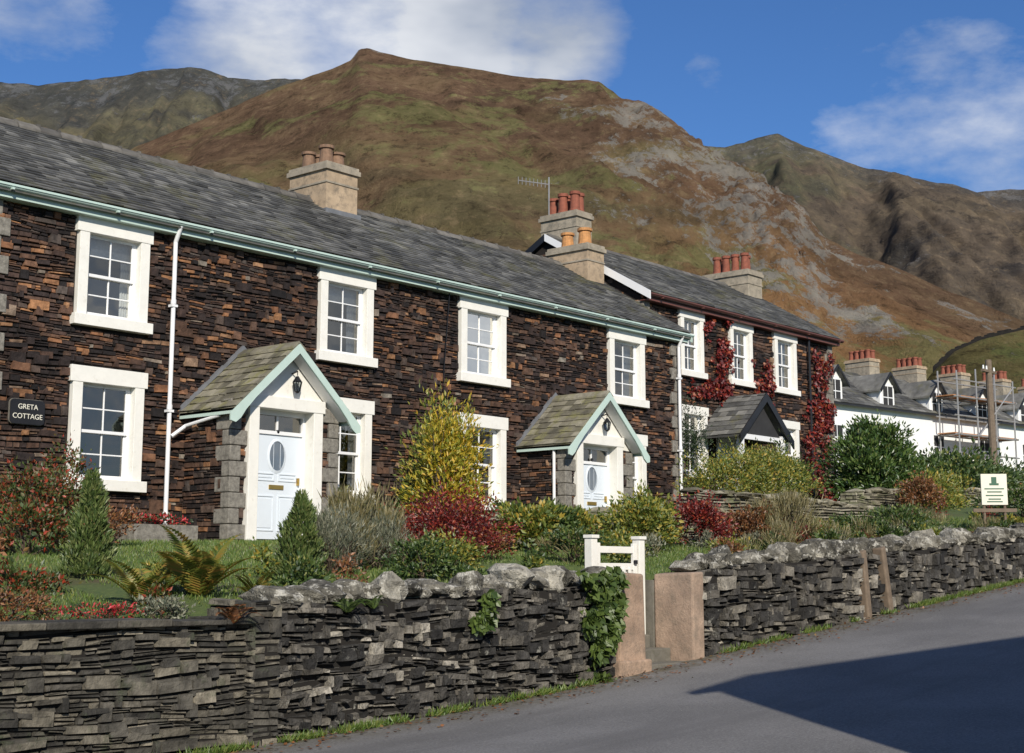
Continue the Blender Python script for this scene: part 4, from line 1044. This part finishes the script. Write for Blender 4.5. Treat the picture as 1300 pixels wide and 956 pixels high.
B1('hydrangea_shrub',18.7,14.7,.4,.28,1800,.08,LYG); B1('fuchsia_shrub',17.0,12.6,.35,.18,1200,.06,LYG)
B1('spirea_shrub',18.35,13.2,.5,.4,3500,.07,LYG,shell=.4); B1('laurel_shrub',19.1,13.6,.45,.40,2600,.08,LYG); B1('barberry_shrub',20.3,13.4,.42,.4,3000,.06,LRED)
B1('spirea_shrub',21.3,13.1,.55,.32,2600,.06,LRU,shell=.3); B1('spirea_shrub',22.4,13.1,.55,.30,2600,.06,LRU,shell=.3); B1('hebe_shrub',23.6,13.2,.5,.22,1800,.06,LYG)
B1('ornamental_grass',21.9,12.8,.6,.42,1800,.16,LPALE,up=2.,aspect=.06)
B1('bramble_patch',24.8,12.8,.6,.22,2200,.06,LG); B1('bramble_patch',26.2,12.8,.7,.25,2200,.07,LG)
B1('laurel_shrub',16.3,17.2,.35,.3,1300,.08,LG); B1('laurel_shrub',20.2,17.4,.5,.35,1900,.08,LG);B1('laurel_shrub',21.2,17.0,.4,.3,1500,.08,LYG)
B1('hydrangea_shrub',22.3,16.2,.45,.3,1900,.09,LYG)
def border(name,x0,x1,y0,y1,k,mat,size,n,rz=(.07,.2),**kw):
    cl=[]
    for i in range(k):
        x=x0+(x1-x0)*R_.rand(); y=y0+(y1-y0)*R_.rand(); r=R_.uniform(.12,.34); z=R_.uniform(*rz)
        if 13.6<x<15.2 and y<12.6: continue
        cl.append((x,y,gz(x,y)+z*.8,r,r*.8,z))
    return bush(name,cl,n,size,mat,K=14,stems=False,clump=.2,**kw)
border('border_plants',9.4,30,10.75,12.,20,LG,.06,7000); border('border_plants',8.6,30,10.75,13.2,16,LYG,.06,5500); border('border_plants',10,30,10.8,13.2,11,LRU,.05,3500)
border('border_plants',9,28,10.75,13,8,LGR,.05,3000); border('border_plants',15,29,10.8,13.4,14,LPALE,.13,2500,(.12,.26),up=1.8,aspect=.07)
border('border_plants',15.8,22,15.9,18.6,14,LG,.08,5500,(.12,.3)); border('border_plants',16,26,16,18.2,9,LYG,.08,3500,(.15,.32)); border('border_plants',5.5,8.3,11,13.,6,LRG,.05,2000); border('border_plants',5.5,13,18.1,18.9,10,LG,.06,2500)
border('border_plants',15,22,13.8,15.2,12,LRU,.06,3000,(.12,.22)); border('border_plants',20.8,30,12.4,13.8,10,LRED,.05,1800)
g=gz(28.5,17.3)
bush('hedge',[(26.9,17.3,g+.5,.7,.6,.7),(27.9,17.4,g+.6,.8,.65,.8),(29.,17.5,g+.65,.85,.65,.8),(30.2,17.6,g+.75,.8,.6,.75)],16000,.07,LYG,.14,.4,.45,.6)
bush('yew_shrub',[(29.35,19.7,gz(29,19.7)+1.1,.5,.5,1.4)],4500,.07,LD,.14,.4,.3,.6)
B1('laurel_shrub',31.2,18.2,.7,.6,3000,.09,LG)
g=1.6
bush('rhododendron_shrub',[(34.6,17.5,g+.95,1.2,1.,.95),(33.9,17.2,g+.7,.8,.8,.75),(35.7,17.4,g+.75,1.05,.9,.8),(34.9,17.6,g+1.6,.85,.8,.75),(36.5,17.2,g+.4,.8,.8,.6)],25000,.13,LR,.13,.5,.38,.55)
bush('rowan_shrub',[(32.2,14.9,1.75,.7,.6,.5),(33.2,15,1.65,.7,.6,.45),(34.6,15.6,1.9,.8,.7,.5)],6000,.08,LYG); B1('barberry_shrub',31.,14.6,.5,.35,2500,.07,LRU)
B1('bramble_patch',31.5,12.4,.9,.3,3500,.08,LG); B1('bramble_patch',33.6,12.,1.,.3,3500,.08,LYG); B1('bramble_patch',36,12.5,1.2,.3,3500,.09,LG)
bush('garden_shrubs',[(40,18,2.6,2.,1.5,.9),(43,19,2.7,2.,1.5,.8),(47,20,2.9,2.2,1.5,.85),(52,21,3.0,2.2,1.5,.8),(38.6,19.2,2.8,1.,1.,1.1)],14000,.15,LG)
bush('garden_shrubs',[(44,15.5,2.3,1.6,1.2,.7),(49,16.5,2.6,1.8,1.3,.7),(56,18.5,3.,2.,1.5,.7)],8000,.13,LRU)
def creeper(name,pts,n,mat,y,th=.5):
    P=[];
    for (x0,x1,z0_,z1_,w) in pts:
        k=int(n*w); x=x0+(x1-x0)*R_.rand(k); z=z0_+(z1_-z0_)*R_.rand(k)
        ex=np.minimum(np.minimum(x-x0,x1-x)/(x1-x0),np.minimum(z-z0_,z1_-z)/(z1_-z0_))
        keep=(vnoise(x*2.6,z*2.6,5)*.6+vnoise(x*8,z*8,6)*.4+np.clip(ex,0,.2)*.6>th); x=x[keep]; z=z[keep]
        P.append(np.stack([x,y-.02-.09*R_.rand(len(x))**2,z],1))
    P=np.concatenate(P); k=len(P); Dd=R_.normal(size=(k,3))*.6; Dd[:,1]-=.3; Dd[:,2]-=.6
    L=.09*(.6+.8*R_.rand(k)); leafmesh(name,P,Dd,R_.normal(size=(k,3))+np.array((0,2,0)),L,L*.8,mat)
creeper('virginia_creeper',[(31.35,32.65,4.1,6.7,.7),(33.7,34.9,4.3,5.9,.25),(30.6,31.6,4.5,5.0,.1)],4200,LRED,20.45,.6)
creeper('virginia_creeper',[(36.2,38.15,1.9,5.4,.7),(36.9,38.15,4.0,6.5,.3)],4600,LRED,20.45,.57)
creeper('ivy',[(12.7,13.36,-.6,.06,.8),(12.9,13.25,-.9,-.5,.2)],2400,LGF,9.95,.47)
creeper('ivy',[(10.95,11.2,-.5,-.15,1.)],500,LGF,9.95,.45)
B1('ivy_top',13.05,10.2,.33,.08,1300,.06,LGF,dz=-.05)

def fern(name,x,y,z,n,L,mat,droop=.8,seed=1):
    g=np.random.RandomState(seed); P=[];Dd=[];W=[];LL=[]
    for i in range(n):
        a=g.rand()*6.28; d=np.array((math.cos(a),math.sin(a),0)); l=L*(.7+.5*g.rand()); el=g.uniform(.7,1.35)
        side=np.cross(d,(0,0,1)); p=np.array((x,y,z),float)
        m=26
        for k in range(m):
            t=k/m; e=el-droop*1.4*t*t*1.3; dirv=d*math.cos(e)+np.array((0,0,math.sin(e))); p=p+dirv*l/m
            w=l*.26*math.sin(math.pi*min(1,(t+.12))**.8)*(1-t*.3)
            for s in (-1,1):
                P.append(p.copy()); Dd.append(side*s+dirv*.45); W.append(np.cross(dirv,side)); LL.append(w)
    P=np.array(P);Dd=np.array(Dd);W=np.array(W);LL=np.array(LL)
    leafmesh(name,P,Dd,W,LL,np.full(len(P),L*.05),mat)
fern('fern',8.55,11.2,gz(8.55,11.2),18,.85,LF,seed=3); fern('fern',8.15,11.5,gz(8.1,11.5),12,.7,LF,seed=4); fern('fern',9.05,11.0,gz(9,11),9,.42,LF,seed=8)
fern('fern',9.25,9.93,-.33,10,.3,LGF,1.3,5); fern('fern',7.95,9.95,-.4,8,.32,LRU,1.3,6); fern('fern',10.0,11.2,gz(10,11.2),9,.35,LGF,seed=12); fern('fern',9.6,9.95,-.3,8,.22,LGF,1.3,15)

def grass(name,x0,x1,y0,y1,n,h):
    x=x0+(x1-x0)*R_.rand(n); y=y0+(y1-y0)*R_.rand(n)
    z=ground_z(x,y); keep=~((x>13.8)&(x<15.)&(y<12.6)); x,y,z=x[keep],y[keep],z[keep]; n=len(x)
    P=np.stack([x,y,z-.01],1); Dd=R_.normal(size=(n,3))*.35; Dd[:,2]=1
    L=h*(.5+R_.rand(n)); leafmesh(name,P,Dd,R_.normal(size=(n,3)),L,np.full(n,.012),LGRASS)
grass('lawn_grass',5,19,10.6,17.8,70000,.05)
grass('lawn_grass',19,30,10.6,13.9,16000,.09)
P=[];
for i in range(170):
    x=rnd.choice((rnd.uniform(15.5,27),rnd.uniform(21,25),rnd.uniform(6,13))); k=rnd.randrange(15,60)
    P.append(np.stack([x+R_.normal(size=k)*.07,9.92+R_.normal(size=k)*.03,np.full(k,float(zroad(x))-.01)],1))
P=np.concatenate(P);k=len(P);Dd=R_.normal(size=(k,3))*.5;Dd[:,1]-=.3;Dd[:,2]=.9
L=.08*(.4+R_.rand(k)); leafmesh('verge_grass',P,Dd,R_.normal(size=(k,3)),L,np.full(k,.014),LGRASS)
k=1400; x=R_.uniform(6,32,k); y=9.9-np.abs(R_.normal(size=k))*.28
P=np.stack([x,y,zroad(x)+.012],1); Dd=R_.normal(size=(k,3)); Dd[:,2]*=.15; Wv=R_.normal(size=(k,3))*.2; Wv[:,2]+=1
leafmesh('fallen_leaves',P,Dd,Wv,np.full(k,.045),np.full(k,.035),LRU)

mb=MB(); px,py=18.35,18.5; pz=gz(px,py)
for (za_,zb_,ra,rb) in ((0,.06,.15,.15),(.06,.42,.12,.19),(.42,.5,.21,.21)): mb.cyl((px,py,pz+za_),(px,py,pz+zb_),ra,rb,16,0)
mb.obj('plant_pot',['terra']); bush('potted_plant',[(px,py,pz+.56,.18,.18,.12)],500,.06,LG,stems=False)
mb=MB(); tz=gz(12.7,17.7); mb.box(12.2,13.3,17.5,17.9,tz-.02,tz+.26,0); mb.box(12.25,13.25,17.55,17.85,tz+.26,tz+.265,1)
mb.obj('stone_trough',['quoin','bark'],bevel=.02); bush('trough_flowers',[(12.75,17.7,tz+.3,.48,.15,.1)],900,.045,LFLOW,stems=False)

# ------------------------------------------------------------------ house on the other side of the road (behind the photographer, casts the road shadow)
H_=empty('stone_house',(12.0,-3.5,0)); H_.rotation_euler=(0,0,D2R(-15)); mb=MB()
gb=-1.6; eh=4.35; hd=2.4
mb.box(-6.,11,-.1-hd,-.1+hd,gb,eh,0)
for x in (-6.,10.9): mb.prism([(x,-.1-hd,eh),(x,-.1+hd,eh),(x,-.1,eh+1.8)],(.1,0,0),0)
for sy in (-1,1):
    y1=-.1+sy*(hd+.3)
    mb.hexa([(-6.2,-.1,eh+1.82),(11.2,-.1,eh+1.82),(11.2,-.1,eh+1.95),(-6.2,-.1,eh+1.95),(-6.2,y1,eh-.15),(11.2,y1,eh-.15),(11.2,y1,eh-.02),(-6.2,y1,eh-.02)],1)
yf_=-.1+hd
for x in (-4.5,-1,4,8):
    for z in (-.2,2.3): mb.box(x-.5,x+.5,yf_,yf_+.06,z,z+1.3,2); mb.box(x-.42,x+.42,yf_+.06,yf_+.065,z+.08,z+1.22,3)
mb.box(1.2,2.1,yf_,yf_+.05,gb,gb+2.,4)
mb.obj('house_body',['drywall_neat','slate','upvc','room','maroon'],H_)

# ------------------------------------------------------------------ world, sun, camera
SX,SY=-.60,-.80; EL=29
w=bpy.data.worlds.new('World'); bpy.context.scene.world=w; w.use_nodes=True; nt=w.node_tree
bg=nt.nodes['Background']; sky=nt.nodes.new('ShaderNodeTexSky'); sky.sky_type='NISHITA'; sky.sun_disc=False
sky.sun_elevation=D2R(EL); sky.sun_rotation=math.atan2(SX,SY); sky.air_density=1.; sky.dust_density=.3; sky.ozone_density=2.5
tc=nt.nodes.new('ShaderNodeTexCoord'); vec=tc.outputs['Generated']
def dirv(b,e):
    a=FA-D2R(b); e=D2R(e); return (math.cos(a)*math.cos(e),math.sin(a)*math.cos(e),math.sin(e))
total=None
for (b,e,r,s) in ((-10.5,19.8,4.5,.95),(-2,22.2,5.,1.),(1.5,21.2,3.5,.9),(-6,24,7,.8),(-19,22,4,.6),(17.,16.2,5.,.42),(20.5,15.0,5,.5),(8,19.3,1.2,.3),(-30,20,9,.8),(40,20,10,.7),(85,12,26,1.),(0,60,20,.5),(180,30,40,.5)):  # broad cloud far right is out of view, added for pale window reflections
    dp=nt.nodes.new('ShaderNodeVectorMath'); dp.operation='DOT_PRODUCT'; nt.links.new(vec,dp.inputs[0]); dp.inputs[1].default_value=dirv(b,e)
    o=maprange(nt,dp.outputs['Value'],math.cos(D2R(r)),1.,0,s)
    total=o if total is None else math2(nt,'MAXIMUM',total,o)
mp=nt.nodes.new('ShaderNodeMapping'); mp.inputs['Scale'].default_value=(1,1,2.2); nt.links.new(vec,mp.inputs['Vector'])
n1=noise(nt,mp.outputs[0],7.,8,.62); n2=noise(nt,mp.outputs[0],3.5,5,.55)
ad=math2(nt,'ADD',math2(nt,'MULTIPLY',total,.5),n1)
cov=maprange(nt,ad,.58,.98,0,.92)
ccol=mixc(nt,(4.2,4.7,5.6),(8.3,8.5,8.8),maprange(nt,n2,.4,.6))
skc=mixc(nt,sky.outputs[0],(.46,.72,1.08),1.,'MULTIPLY')
col=mixc(nt,skc,ccol,cov); nt.links.new(col,bg.inputs[0]); bg.inputs[1].default_value=.098

sd=bpy.data.lights.new('sun','SUN'); sd.energy=5.0; sd.angle=D2R(.5); sd.color=(1.,.93,.81)
so=bpy.data.objects.new('sun',sd); bpy.context.collection.objects.link(so)
tov=Vector((SX*math.cos(D2R(EL)),SY*math.cos(D2R(EL)),math.sin(D2R(EL)))); so.rotation_euler=(-tov).to_track_quat('-Z','Y').to_euler(); so.location=tov*50

cd=bpy.data.cameras.new('camera'); cam=bpy.data.objects.new('camera',cd); bpy.context.collection.objects.link(cam)
cd.sensor_width=36; cd.lens=36*1850/1300.; cd.shift_y=-45/1300.; cd.clip_end=12000; cd.clip_start=.1
th=math.atan(299/1850.); vd=Vector((math.cos(FA)*math.cos(th),math.sin(FA)*math.cos(th),math.sin(th)))
cam.rotation_euler=vd.to_track_quat('-Z','Y').to_euler()
bpy.context.scene.camera=cam
sc=bpy.context.scene; sc.view_settings.view_transform='Standard'; sc.view_settings.look='None'; sc.view_settings.exposure=0
